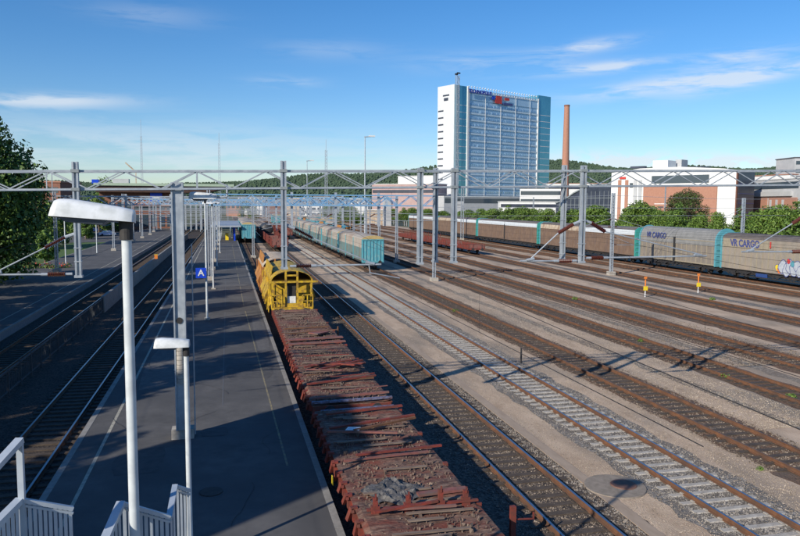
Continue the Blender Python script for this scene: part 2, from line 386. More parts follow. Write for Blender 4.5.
# ------------------------------------------------------------------ trees
def crown_mesh(lobes, n, s, seed, flat=.8):
    rnd = random.Random(seed); b = MB()
    tot = sum(l[3]**2 for l in lobes)
    for (cx, cy, cz, r_) in lobes:
        m_ = int(n*r_**2/tot)
        for _ in range(m_):
            d = Vector((rnd.gauss(0,1), rnd.gauss(0,1), rnd.gauss(0,1))).normalized()
            rad = r_*(rnd.random()**.33)*(1+.13*math.sin(5*d.x+seed)*math.cos(4*d.z+cx))
            if rnd.random() < .10: rad *= rnd.uniform(1., 1.22)
            c = Vector((cx, cy, cz))+Vector((d.x*rad, d.y*rad, d.z*rad*flat))
            nn = (d*1.0+Vector((rnd.gauss(0,.6), rnd.gauss(0,.6), rnd.gauss(.25,.6)))).normalized()
            a = nn.orthogonal().normalized(); e = nn.cross(a); q = rnd.uniform(0, 6.28)
            a, e = a*math.cos(q)+e*math.sin(q), e*math.cos(q)-a*math.sin(q)
            k = s*rnd.uniform(.6, 1.3)
            b.mi = rnd.choices((0, 1, 2), (5, 4, 2))[0]
            b.add([c-a*k*.5, c+e*k*.28+nn*k*.08, c+a*k*.6, c-e*k*.3-nn*k*.05], [(0,1,2,3)])
    return b
def make_tree(h, spread, seed, label, leaf=('leaf','leaf2','leaf3'), n=5000, s=.35, nl=12, conic=False, cat='tree', group=None, base=.18):
    rnd = random.Random(seed)
    t = empty('tree', (0,0,0), 0, label, cat, group)
    tr = MB(); r_ = h*.022+.05
    top = Vector((rnd.uniform(-.2,.2), rnd.uniform(-.2,.2), h*.75))
    tr.tube((0,0,-.1), (0,0,h*.2), r_*1.25, r_, 9); tr.tube((0,0,h*.2), top, r_, r_*.3, 8)
    lobes = []
    for i in range(nl):
        a = i*2.4+rnd.uniform(-.3,.3); k = (i+.5)/nl
        z = h*(base+.12+.70*k)
        if conic: rr = spread*(1.02-k)*.75; lr = spread*(.62-.38*k)
        else: rr = spread*.62*math.sin(math.pi*min(1, .22+.74*k))**.8; lr = spread*rnd.uniform(.36,.52)
        p = Vector((math.cos(a)*rr, math.sin(a)*rr, z)); lobes.append((p.x, p.y, p.z, lr))
        q = Vector((0,0,max(h*.15, z-h*.16))); tr.tube(q, p, r_*.4, r_*.12, 5)
    lobes.append((0,0,h-spread*.42 if not conic else h*.93, spread*.42 if not conic else spread*.2))
    tr.build('trunk', M['bark'], t, smooth=True)
    cm = crown_mesh(lobes, n, s, seed); zs = sorted(p[2] for p in cm.v); k = h/zs[-max(1, len(zs)//200)]
    cm.v = [(p[0], p[1], p[2]*k) for p in cm.v]
    cm.build('crown', [M[l] for l in leaf], t)
    return t
big = make_tree(17.6, 7.2, 3, 'huge dark green tree rising behind the left platform at the left edge of the photo', leaf=('leafd','leafd2','leafd'), n=36000, s=.42, nl=22, base=.05)
big.location = (-25.8, 82, 0); big.scale = (1.02, 1, 1.0)
# unseen row that shades the platforms
sh = make_tree(15.5, 4.4, 11, 'leafy tree of the row shading the left tracks', n=7000, s=.6, nl=14, group='trees shading the left platform', base=.0)
pts = [(-22.5, 21.5, 1), (-23, 28, 1.03), (-22.3, 35, .98), (-23.4, 42.5, 1.02), (-23, 52, 1.0), (-24, 60, .93), (-24.6, 69, 1.0), (-21, 13.5, .72), (-22, -1, .75), (-21.5, -8, .7), (-24.8, 18, .8), (-25, 6, .7)]
for i, (x, y, s) in enumerate(pts):
    o = sh if i == 0 else copy_tree(sh)
    o.location = (x, y, 0); o.scale = (s, s, s); o.rotation_euler.z = i*1.3
b_ = empty('building', (-20, 7.8, 0), 0, 'unseen tall block casting the broad shade band on the island platform', 'building')  # out-of-view block, sized so its shadow falls across the platform
MB().box(-2, 2, -3, 3, 0, 15).build('wall', M['brick2'], b_); MB().box(-2.2, 2.2, -3.2, 3.2, 15, 15.3).build('roof', M['roofdark'], b_)
# row beyond the brown train
kinds = [make_tree(8.2, 3.0, 21+i, 'x', n=7000, s=.30, nl=14, conic=(i == 1), base=.02, leaf=(('leaf','leaf3','leaf'),('leaf','leaf2','leaf3'),('leaf3','leaf','leaf2'))[i]) for i in range(3)]
extra = [(461,211,'small green tree at the left foot of the glass tower'),(481,209,'green tree filling the row below the left of the tower'),(501,209,'green tree in the row below the tower, left of centre'),(516,208,'green tree in the row below the tower, right of centre'),(532,209,'green tree right of the tower foot in the row'),(541,210,'lighter green tree between the tower and the chimney'),(572,210,'small green tree hidden behind the paired drop posts'),(590,208,'green tree of the row left of the glazed hall corner'),(606,209,'green tree at the right part of the glazed hall'),(632,207,'green tree left of the bushy one at the hall corner'),(650,207,'green tree right of the bushy one at the hall corner'),(420,210,'green tree above the left red open wagons'),(444,211,'green tree just right of the blue gantry mast'),(668,212,'low green tree left of the centre of the brick hall'),(752,213,'rounded green tree left of the tall pointed one')]
spec = [ # px, top py, X, width factor, description
 (392,209,84,1.0,'small rounded green tree furthest along the fence, above the gap beside the pale concrete pier'),
 (404,208,84,1.0,'green tree standing behind the fence left of the nearest square drop post'),
 (413,208,82,.9,'slim green tree partly hidden by the drop post above the red open wagons'),
 (427,209,83,1.0,'green tree between the drop posts above the red open wagons'),
 (436,209,82,.9,'green tree directly behind the blue-topped lattice mast'),
 (470,210,84,1.0,'green tree left of the pale pillar below the glass tower'),
 (493,209,82,1.1,'broad green tree below the left part of the glass tower'),
 (508,206,82,1.1,'dense green tree below the middle of the glass tower'),
 (524,207,83,1.0,'green tree below the right part of the glass tower'),
 (549,209,84,.9,'small green tree left of the brick chimney'),
 (562,207,82,1.0,'light green tree in front of the foot of the brick chimney'),
 (583,209,83,.9,'green tree just right of the paired drop posts'),
 (597,206,82,1.0,'green tree in front of the dark glass hall'),
 (624,210,82,.9,'small green tree right of the mast with the concrete foot'),
 (640,202,82,1.2,'bushy green tree in front of the left corner of the white and brick hall'),
 (661,211,81,.9,'low light green tree below the brick wall of the hall'),
 (679,205,82,1.1,'bright green tree below the centre of the brick hall'),
 (700,214,80,.9,'low shrubby green tree under the pair of darker round trees'),
 (719,213,80,.8,'small green tree before the white end of the hall'),
 (741,209,80,1.0,'green tree behind the grey post above the grey arched wagon'),
 (766,208,80,1.0,'tall pointed green tree left of the biggest tree at the right edge'),
 (784,206,80,.95,'full green tree below the brick building at the right'),
 (799,203,79,1.05,'large green tree cut by the right edge of the photo')]
spec += [(a_, b_, 85.5, 1.0, c_) for a_, b_, c_ in extra]
for i, (px, py, X, wf, lab) in enumerate(spec):
    k = kinds[i % 3]
    o = k if i < 3 else copy_tree(k)
    top = atX(px, py, X); s = top.z/8.2
    o.location = (X, top.y, 0); d = math.hypot(X, top.y)
    s2 = s*wf*(1.9 if px < 450 else 1.42 if px < 610 else 1.1)
    o.scale = (s2, s2, s); o.rotation_euler.z = i*1.9; o['label'] = lab; o['group'] = 'trees beyond the brown train'
for (px, py, D, sp_, lab) in ((690, 190, 215, 1.0, 'darker round reddish-green tree against the white and brick hall, right one of the pair'), (680, 193, 222, .85, 'darker round tree half hidden behind its neighbour before the brick hall')):
    top = atD(px, py, D); h = top.z
    t = make_tree(h, h*.42*sp_, int(px), lab, leaf=('leaf_red','leaf2','leaf_red'), n=9000, s=.42, nl=12, base=.1); t.location = (top.x, top.y, 0)
# trees and bushes in the distance left
for (px, py, Y, wf, lab) in ((44, 232, 118, .6, 'small yellow-green bush beside the flower bed'), (60, 190, 240, .5, 'mid green tree behind the parked cars'), (104, 178, 300, .5, 'green tree at the left end of the station roof'),
                         (85, 215, 190, .5, 'low green tree behind the white lamp head'), (30, 175, 150, .5, 'dark tree behind the huge left tree'), (75, 208, 205, .7, 'bushy tree left of the striped parked cars'), (98, 196, 235, .5, 'green tree between the parked cars and the station'), (112, 206, 240, .7, 'low green tree at the corner of the station'), (52, 205, 160, .6, 'green tree beside the edge of the huge dark tree'), (248, 199, 420, .8, 'round green tree right of the station roof'), (330, 203, 400, .9, 'green trees patch above the light blue wagons'), (345, 205, 350, .9, 'broad green tree left of the pale pier'),
                         (368, 212, 330, .9, 'green bushy tree beside the pale concrete pier'), (352, 206, 380, .8, 'green tree at the far end of the yard'), (360, 214, 300, .8, 'low green tree above the end of the turquoise wagons')):
    top = atY(px, py, Y); h = max(top.z, 3)
    t = make_tree(h, h*wf*.75, int(px)+5, lab, n=3500, s=.4+h*.012, nl=10, base=.0); t.location = (top.x, top.y, 0)

# ------------------------------------------------------------------ hills and forest
hb = MB(); prof = [(-500,176),(-100,178),(60,181),(170,184),(225,181),(262,178),(290,176),(330,173.5),(370,171),(410,169),(440,166),(480,163),(530,161),(565,161),(600,164),(640,166),(700,166),(760,166),(800,165),(1100,162),(1600,165)]
def ridge(px):
    for (a, ya), (b2, yb) in zip(prof, prof[1:]):
        if a <= px <= b2: return ya+(yb-ya)*(px-a)/(b2-a)
    return 175
cols = []; K = 150
for i in range(K+1):
    px = -500+2100*i/K; col = []
    for (D, fr) in ((1100, .0), (1500, .30), (2000, .65), (2600, 1.0), (3400, .8)):
        p = atD(px, ridge(px), 2600); zt = (p.z-9)*fr*(1+.05*math.sin(i*.7+D)); q = atD(px, ridge(px), D)
        col.append((q.x, q.y, max(-.5, zt)))
    cols.append(col)
vs = [p for c in cols for p in c]; fs = []
for i in range(K):
    for j in range(4): a = i*5+j; fs.append((a, a+5, a+6, a+1))
hb.add(vs, fs); o = hb.build('hills', M['hill'], smooth=True); o['kind'] = 'structure'
fb = MB(); rnd = random.Random(5)
for _ in range(34000):
    i = rnd.randrange(K); j = rnd.choice((0,1,1,2,2,2)); a, c = rnd.random(), rnd.random()
    P = [Vector(cols[i][j]), Vector(cols[i+1][j]), Vector(cols[i+1][j+1]), Vector(cols[i][j+1])]
    p = (P[0]*(1-a)+P[1]*a)*(1-c)+(P[3]*(1-a)+P[2]*a)*c
    h = rnd.uniform(6, 11); r_ = h*rnd.uniform(.4, .75); q = rnd.random()*6.28
    vs = [p+Vector((math.cos(q+t)*r_, math.sin(q+t)*r_, h*.2)) for t in (0,1.57,3.14,4.71)]
    vs += [p+Vector((math.cos(q+t+.6)*r_*.7, math.sin(q+t+.6)*r_*.7, h*.75)) for t in (0,1.57,3.14,4.71)]+[p+Vector((0,0,h))]
    fb.add(vs, [(0,1,5,4),(1,2,6,5),(2,3,7,6),(3,0,4,7),(4,5,8),(5,6,8),(6,7,8),(7,4,8)])
o = fb.build('forest', M['forest']); tag(o, 'distant forest covering the low hills behind the yard', 'forest', kind='stuff')
# nearer woodland and town strip in front of the hill

# ------------------------------------------------------------------ railway wagons (local y runs along the track)
def wheels(t, ys, mt='dark'):
    for y in ys:
        b = MB(); b.tube((-.8, y, .65), (.8, y, .65), .08)
        b.build('axle', M['dark'], t)
        for s in (-1, 1):
            b = MB(); b.tube((s*.70, y, .65), (s*.84, y, .65), .46, n=20); b.tube((s*.84, y, .65), (s*.87, y, .65), .3, n=16)
            b.tube((s*.98, y, .65), (s*1.08, y, .65), .16, n=10); b.box(s*.93-.05, s*.93+.05, y-.6, y+.6, .85, .98)
            b.build('wheel', M[mt], t)
def buffers(t, y0, y1, z=1.06):
    for y, d in ((y0, -1), (y1, 1)):
        for s in (-.875, .875):
            b = MB(); b.tube((s, y, z), (s, y+d*.45, z), .09, n=10); b.tube((s, y+d*.45, z), (s, y+d*.5, z), .24, n=14)
            b.build('buffer', M['dark'], t)
def flat_wagon(yc, Ln, label, seed, stakes, junk, sidepockets=True, skin='redoxide'):
    rnd = random.Random(seed)
    t = empty('flat_wagon', (4.5, yc, 0), 0, label, 'flat wagon', 'old flat wagons coupled beside the platform')
    h = Ln/2; b = MB()
    b.box(-1.45, -1.3, -h, h, .95, 1.24); b.box(1.3, 1.45, -h, h, .95, 1.24); b.box(-1.3, 1.3, -h, -h+.18, .9, 1.24); b.box(-1.3, 1.3, h-.18, h, .9, 1.24)
    b.box(-.35, .35, -h+.2, h-.2, .8, 1.2)
    b.build('chassis', M[skin], t)
    # deck: an uneven plank surface buried in dirt
    g = MB(); nx, ny = 26, int(Ln*8); pts = []
    for j in range(ny+1):
        for i in range(nx+1):
            x = -1.5+3.0*i/nx; y = -h+.03+(Ln-.06)*j/ny
            ex = 1 if 0 < i < nx else 0
            z = 1.27+ex*(.035*max(0, math.sin(x*2.3+y*.9+seed)+math.sin(y*1.7-x*1.1)+.2)+rnd.uniform(0, .02))
            pts.append((x, y, z))
    g.add(pts, [(j*(nx+1)+i, j*(nx+1)+i+1, (j+1)*(nx+1)+i+1, (j+1)*(nx+1)+i) for j in range(ny) for i in range(nx)])
    g.box(-1.5, 1.5, -h+.03, h-.03, 1.24, 1.262)
    g.build('deck', M['deckdirt'], t)
    r_ = MB()
    for _ in range(int(Ln*130)):
        x = rnd.uniform(-1.35, 1.35); y = rnd.uniform(-h+.2, h-.2); s = rnd.uniform(.010, .030)*(2.6 if rnd.random() < .03 else 1)
        z = 1.33; a = rnd.random()*6.28
        r_.add([(x+s*math.cos(a+q)*rnd.uniform(.6,1.2), y+s*math.sin(a+q)*rnd.uniform(.6,1.2), z+zz) for q, zz in ((0,-.06),(2.1,-.06),(4.2,-.06),(.9,s*.7),(3.3,s*.6))], [(0,1,3),(1,4,3),(1,2,4),(2,0,4),(0,3,4)])
    r_.build('rubble', M['rubble'], t)['kind'] = 'stuff'
    pl = MB()
    for y in [rnd.uniform(-h+.3, h-.3) for _ in range(int(Ln*1.2))]:
        x0 = rnd.uniform(-1.45, -.3); x1 = x0+rnd.uniform(.8, 1.8); x1 = min(x1, 1.45)
        pl.bar((x0, y, 1.37), (x1, y+rnd.uniform(-.12,.12), 1.36), .10, .03)
    pl.build('deck_planks', mat('planks%d' % seed, (.26,.20,.15), (.14,.09,.07), 6, .9, stretch=(.4, 5, 1)), t)['kind'] = 'stuff'
    for sd in (-1, 1):            # stake pockets and folded stakes along the sides
        n = int(Ln/(.82 if sd < 0 else 2.4))
        for i in range(n):
            y = -h+.5+(Ln-1)*i/(n-1); b = MB()
            b.box(min(sd*1.44, sd*1.56), max(sd*1.44, sd*1.56), y-.07, y+.07, .98, 1.33)
            if sidepockets and sd < 0: b.bar((sd*1.58, y-.05, 1.33), (sd*(1.62+rnd.uniform(0,.05)), y+rnd.uniform(.05,.2), rnd.uniform(.95,1.1)), .08, .1); b.bar((sd*1.57, y-.12, 1.25), (sd*1.57, y+.28, 1.17), .07, .07)
            b.build('stake_pocket', M[skin], t)
    for (x, y, z1) in stakes:
        b = MB(); b.box(x-.055, x+.055, y-.05, y+.05, 1.2, z1); b.box(x-.1, x+.1, y-.07, y+.07, 1.25, 1.5); b.box(x-.02, x+.02, y-.07, y-.05, z1-.05, z1+.1)
        b.build('stake', M[skin], t)
    for (kind, p0, p1, w_, mk) in junk:
        b = MB(); b.bar(p0, p1, w_, min(w_*.6, .06)); b.build('loose_beam', M[mk], t)
    wheels(t, (-h+1.9, h-1.9)); buffers(t, -h, h); t.scale = (1.03, 1, 1.08)
    return t
rnd = random.Random(4)
def beams(n, h, y_range=None, zz=1.42):
    out = []
    for _ in range(n):
        y = rnd.uniform(*(y_range or (-h+.4, h-.4))); x0 = rnd.uniform(-1.5, .2); x1 = min(x0+rnd.uniform(1.0, 2.9), 1.6)
        out.append(('b', (x0, y, zz+rnd.uniform(0,.05)), (x1, y+rnd.uniform(-.35,.35), zz+rnd.uniform(0,.1)), rnd.uniform(.045,.085), rnd.choice(('redoxide','rust','palered','palered'))))
    return out
w1 = flat_wagon(19.5, 12.4, 'nearest rusty flat wagon, rubble on its deck and a row of upright red stakes', 1,
    [(-1.1,-2.95,1.7),(-.3,-2.95,1.68),(.5,-2.95,1.75),(1.15,-2.9,1.66)],
    [('b',(-1.3,-2.95,1.42),(1.45,-2.95,1.42),.08,'redoxide'),('b',(.1,-2.3,1.42),(1.4,-2.2,1.42),.2,'palered'),('b',(-.9,.9,1.42),(1.7,1.1,1.45),.09,'redoxide'),('b',(-1.3,.55,1.40),(1.2,.75,1.42),.08,'palered'),
     ('b',(-1.4,3.3,1.42),(.7,2.6,1.44),.09,'palered'),('b',(-1.3,3.6,1.42),(1.65,4.2,1.5),.11,'redoxide'),('b',(-.6,3.1,1.45),(1.6,3.9,1.5),.10,'rust'),('b',(-1.2,5.3,1.4),(1.55,5.6,1.45),.13,'redoxide')]+beams(5, 6, (-5.5,-2.6)))
sheetw = MB(); sheetw.add([(-.9,3.15,1.58),(-.45,3.05,1.58),(-.35,3.3,1.6),(-.75,3.42,1.6)], [(0,1,2,3)]); sheetw.add([(-.9,3.15,1.56),(-.45,3.05,1.56),(-.35,3.3,1.57),(-.75,3.42,1.57)], [(3,2,1,0)])
o = sheetw.build('plastic_scrap', M['white']); o.location = (4.5, 19.5, 0); tag(o, 'crumpled white plastic scrap lying on the nearest flat wagon deck', 'scrap')
b = MB(); b.box(-1.72, -1.70, -.12, .1, 1.0, 1.2); b.build('yellow_plate', M['signyellow'], w1)
# crumpled dark tarp on the first deck
g = MB(); pts = []; rn = random.Random(9); nx, ny = 26, 22
for j in range(ny+1):
    for i in range(nx+1):
        u, v = i/nx*2-1, j/ny*2-1; rr = math.hypot(u, v); s = 1 if rr < 1e-6 else max(abs(u), abs(v))/max(rr, 1e-6)
        x, y = u*s*(.75+.12*math.sin(6*v)), v*s*(.8+.15*math.sin(5*u+1))
        z = 1.46+.07*abs(math.sin(7*u+3*v)*math.cos(5*v-2*u))+rn.uniform(0,.04)
        if rr > .93: z = 1.44
        pts.append((x, y, z))
g.add(pts, [(j*(nx+1)+i, j*(nx+1)+i+1, (j+1)*(nx+1)+i+1, (j+1)*(nx+1)+i) for j in range(ny) for i in range(nx)])
o = g.build('crumpled_tarp', mat('tarp', (.05,.05,.052), (.17,.16,.15), 5, .7, bump=.5, bscale=18)); o.location = (4.1, 17.75, 0); tag(o, 'crumpled dark grey tarpaulin heap on the nearest flat wagon', 'tarpaulin')
w2 = flat_wagon(32.3, 11.8, 'middle rusty flat wagon between the blue-streaked coupling gap and the purple end sheet', 2,
    [], [('b',(-1.5,-5.78,1.36),(1.5,-5.78,1.40),.16,'bluepaint'),('b',(-1.4,-5.3,1.4),(1.5,-5.2,1.45),.12,'palered'),('b',(-1.4,-3.2,1.42),(1.5,-2.6,1.5),.1,'redoxide'),('b',(-1.3,-2.9,1.4),(1.4,-2.7,1.43),.09,'rust'),
         ('b',(-.6,-.6,1.42),(1.5,.5,1.5),.12,'redoxide'),('b',(-1.0,.2,1.44),(1.5,-.2,1.5),.11,'redoxide'),('b',(-.4,.6,1.46),(1.2,-.7,1.52),.1,'redoxide'),('b',(-1.2,.0,1.42),(1.0,.6,1.5),.09,'redoxide'),('b',(-1.45,5.5,1.42),(1.5,5.6,1.45),.3,'palered')]+beams(6, 5.5))
w3 = flat_wagon(45.1, 12.6, 'farthest flat wagon with a brown dusty deck, coupled to the yellow hopper wagon', 3,
    [], [('b',(-1.4,-6.1,1.42),(1.55,-5.9,1.44),.36,'palered'),('b',(.1,-4.6,1.44),(.9,-3.9,1.46),.7,'palered'),('b',(-1.3,-2.4,1.4),(1.3,-2.2,1.42),.1,'rust')]+beams(3, 6), sidepockets=False)
b = MB(); b.bar((3.2, 25.72, 1.30), (5.95, 25.75, 1.34), .22, .14); o = b.build('blue_plank', M['bluepaint']); tag(o, 'blue painted plank lying across the near wagon end at the coupling gap', 'plank')

# yellow hopper wagons
def hopper(yc, Ln, label, mt, roofm):
    t = empty('hopper_wagon', (4.5, yc, 0), 0, label, 'hopper wagon', 'hopper wagons behind the flat wagons')
    h = Ln/2; Y = M[mt]
    b = MB(); b.box(-1.3, -1.05, -h, h, .95, 1.25); b.box(1.05, 1.3, -h, h, .95, 1.25); b.box(-1.5, 1.5, -h, -h+.25, .95, 1.3); b.box(-1.5, 1.5, h-.25, h, .95, 1.3); b.box(-.3,.3,-h+.3,h-.3,.85,1.2)
    b.build('chassis', Y, t)
    ye0, ye1 = -h+1.7, h-1.7
    # hopper body: sloping sides under an arched roof
    prof = [(-.75,1.3),(.75,1.3),(1.45,2.3),(1.5,3.25),(-1.5,3.25),(-1.45,2.3)]
    b = MB(); b.prism(prof[::-1], ye0, ye1); b.build('hopper_body', Y, t)
    arc = [(1.55*math.cos(a), 3.22+.82*math.sin(a)) for a in [math.pi*i/14 for i in range(15)]]
    b = MB(); n = len(arc); vs = []
    inner = [(x*.96, (z-3.22)*.95+3.22) for x, z in arc]
    b.prism(arc+inner[::-1], ye0-1.35, ye1+.3); b.build('roof', M[roofm], t, smooth=False)
    # open roof flaps, tilted outwards on the left
    for k in range(2):
        ya = ye0+.2+k*(ye1-ye0)/2; yb = ya+(ye1-ye0)/2-.3
        b = MB(); b.add([(-1.5,ya,3.3),(-1.5,yb,3.3),(-1.35,yb,4.25),(-1.35,ya,4.25),(-1.44,ya,3.3),(-1.44,yb,3.3),(-1.29,yb,4.25),(-1.29,ya,4.25)], [(0,1,2,3),(7,6,5,4),(0,3,7,4),(1,5,6,2),(3,2,6,7),(0,4,5,1)])
        b.build('roof_flap', Y, t)
        for sd in (-1, 1):   # chutes bulging at the sides
            b = MB(); b.add([(sd*1.5,ya,2.9),(sd*1.5,yb,2.9),(sd*1.92,yb-.1,1.9),(sd*1.92,ya+.1,1.9),(sd*1.6,yb-.3,1.15),(sd*1.6,ya+.3,1.15),(sd*1.3,ya,1.6),(sd*1.3,yb,1.6)],
                [(0,1,2,3) if sd < 0 else (3,2,1,0),(3,2,4,5) if sd < 0 else (5,4,2,3),(0,3,5,6),(1,7,4,2),(5,4,7,6),(0,6,7,1)])
            b.build('side_chute', Y, t)
    for i in range(6):
        y = ye0+(ye1-ye0)*i/5
        for sd in (-1, 1):
            b = MB(); b.bar((sd*1.53, y, 3.3), (sd*1.53, y, 2.25), .12, .1); b.bar((sd*1.53, y, 2.3), (sd*1.15, y, 1.2), .12, .1); b.bar((sd*1.57, y+.05, 2.4), (sd*1.75, y+.1, 1.0), .07, .07); b.build('rib', Y, t)
    for e, d in ((-h, 1), (h, -1)):     # end platform: posts, cross beams, arch, railing
        yf = e+d*.35
        if d > 0:
            for x in (-1.42, -.45, .40, 1.42):
                b = MB(); top = 3.22+.80*math.sqrt(max(0, 1-(x/1.55)**2)); b.box(x-.07, x+.07, yf-.06, yf+.06, 1.3 if abs(x) < 1 else 1.3, top if abs(x) < 1 else 3.25)
                b.build('end_post', Y, t)
            b = MB(); b.box(-1.55, 1.9, yf-.075, yf+.075, 3.14, 3.28); b.box(-.45, .4, yf-.07, yf+.07, 3.62, 3.74); b.build('cross_beam', Y, t)
            b = MB(); b.box(-.36, .32, yf+.25, yf+.30, 1.5, 3.1); b.build('end_opening', M['dark'], t)  # dark panel painting the black shade inside the end opening
            b = MB(); b.box(-.33, .28, yf+.1, yf+.24, 1.62, 2.12); b.build('control_box', M['white'], t)
            b = MB(); b.box(-1.3, 1.3, yf-.05, yf+.0, 1.30, 1.62); b.build('lower_panel', Y, t)
            b = MB(); b.box(-1.5, 1.5, e+.02, e+.45, 1.3, 1.36); b.build('end_platform', Y, t)
        for sd in (-1, 1):
            b = MB()
            for x in (.75, 1.1, 1.5): b.tube((sd*x, e+d*.06, 1.3), (sd*x, e+d*.06, 2.25), .045)
            b.tube((sd*.75, e+d*.06, 2.25), (sd*1.5, e+d*.06, 2.25), .045); b.tube((sd*.75, e+d*.06, 1.8), (sd*1.5, e+d*.06, 1.8), .035)
            b.tube((sd*1.5, e+d*.06, 2.25), (sd*1.5, e+d*.8, 2.25), .04); b.build('railing', Y, t)
        b = MB()
        for zz in (1.1, 1.5, 1.9, 2.3, 2.7, 3.1): b.tube((-1.66, e+d*.9, zz), (-1.66, e+d*1.3, zz), .025, n=6)
        b.tube((-1.66, e+d*.9, .9), (-1.66, e+d*.9, 3.2), .03, n=6); b.tube((-1.66, e+d*1.3, .9), (-1.66, e+d*1.3, 3.2), .03, n=6); b.build('ladder', Y, t)
    wheels(t, (-h+1.6, h-1.6)); buffers(t, -h, h); return t
hopper(58.3, 11.4, 'bright yellow hopper wagon with an open framed end and arched hood, behind the flat wagons', 'yellow', 'yellow')
hopper(70.6, 11.4, 'rustier orange-yellow hopper wagon with a pale arched roof, coupled behind the bright yellow one', 'yellow_rust', 'cream')

# covered wagons with turquoise ends
def rib_side(t, name, xs, y0, y1, z0, z1, n, w_, mt):
    b = MB()
    for i in range(n):
        y = y0+(y1-y0)*(i+.5)/n; b.box(min(xs, xs*1.016), max(xs, xs*1.016), y-w_/2, y+w_/2, z0, z1)
    b.build(name, M[mt], t)
def covered(Ln, label, end='turq', group='turquoise-ended covered wagons'):
    t = empty('covered_wagon', (0,0,0), 0, label, 'covered wagon', group); h = Ln/2
    b = MB(); b.box(-1.4, 1.4, -h, h, 1.0, 1.22); b.build('chassis', M['dark'], t)
    b = MB(); b.box(-1.45, 1.45, -h+.1, h-.1, 1.22, 2.75); b.build('lower_side', M['wagon_grey'], t)
    b = MB(); b.box(-1.452, 1.452, -h+.1, h-.1, 2.75, 3.75); b.build('upper_side', M['wagon_roof'], t)
    arc = [(1.50*math.cos(a), 3.75+.48*math.sin(a)) for a in [math.pi*i/12 for i in range(13)]]
    b = MB(); b.prism(arc, -h+.05, h-.05); b.build('roof', M['wagon_roof'], t)
    for y in (-h+.02, -h+Ln/3, -h+2*Ln/3, h-.02):
        for s in (-1, 1):
            b = MB(); b.box(min(s*1.45, s*1.52), max(s*1.45, s*1.52), y-.1, y+.1, 1.05, 3.78); b.build('side_post', M[end], t)
    for s in (-1, 1):
        b = MB(); yf = s*h; arc2 = [(x*.99, z) for x, z in arc]
        prof = [(-1.45, 1.1), (1.45, 1.1), (1.46, 3.72), (-1.46, 3.72)]
        b.prism(prof[::-1], yf-.09, yf+.09); b.build('end_wall', M['turq_streak'], t)
        b = MB(); b.prism([(x*.995, z-.02) for x, z in arc], yf-.1, yf+.12); b.build('end_cap', M['roof_ochre'], t)
        for x in (-1.38, -.95, -.45, 0, .45, .95, 1.38):
            b = MB(); yy = yf+s*.09; b.box(x-.05, x+.05, min(yy, yy+s*.07), max(yy, yy+s*.07), 1.15, 3.7); b.build('end_rib', M[end], t)
        b = MB(); yy = yf+s*.09; b.box(-1.45, 1.45, min(yy, yy+s*.09), max(yy, yy+s*.09), 1.0, 1.22); b.box(-1.45, 1.45, min(yy, yy+s*.09), max(yy, yy+s*.09), 3.66, 3.78); b.build('end_beam', M[end], t)
    rib_side(t, 'side_rivets', 1.46, -h+.3, h-.3, 1.3, 2.7, int(Ln*1.2), .03, 'wagon_grey')
    rib_side(t, 'side_rivets', -1.46, -h+.3, h-.3, 1.3, 2.7, int(Ln*1.2), .03, 'wagon_grey')
    wheels(t, (-h+2, h-2)); buffers(t, -h, h); t.scale = (1, 1, 1.13); return t
cw = covered(20.6, 'nearest covered wagon with a bright turquoise ribbed end and ochre roof cap')
cw.location = (18.75, 104.4, 0)
labs = ['second covered wagon of the turquoise-ended line, pale streaked roof', 'third covered wagon of the turquoise-ended line', 'fourth covered wagon of the turquoise-ended line', 'fifth covered wagon, at the far end of the turquoise-ended line']
for i, l in enumerate(labs): copy_tree(cw, (18.75, 104.4+21.6*(i+1), 0), label=l)

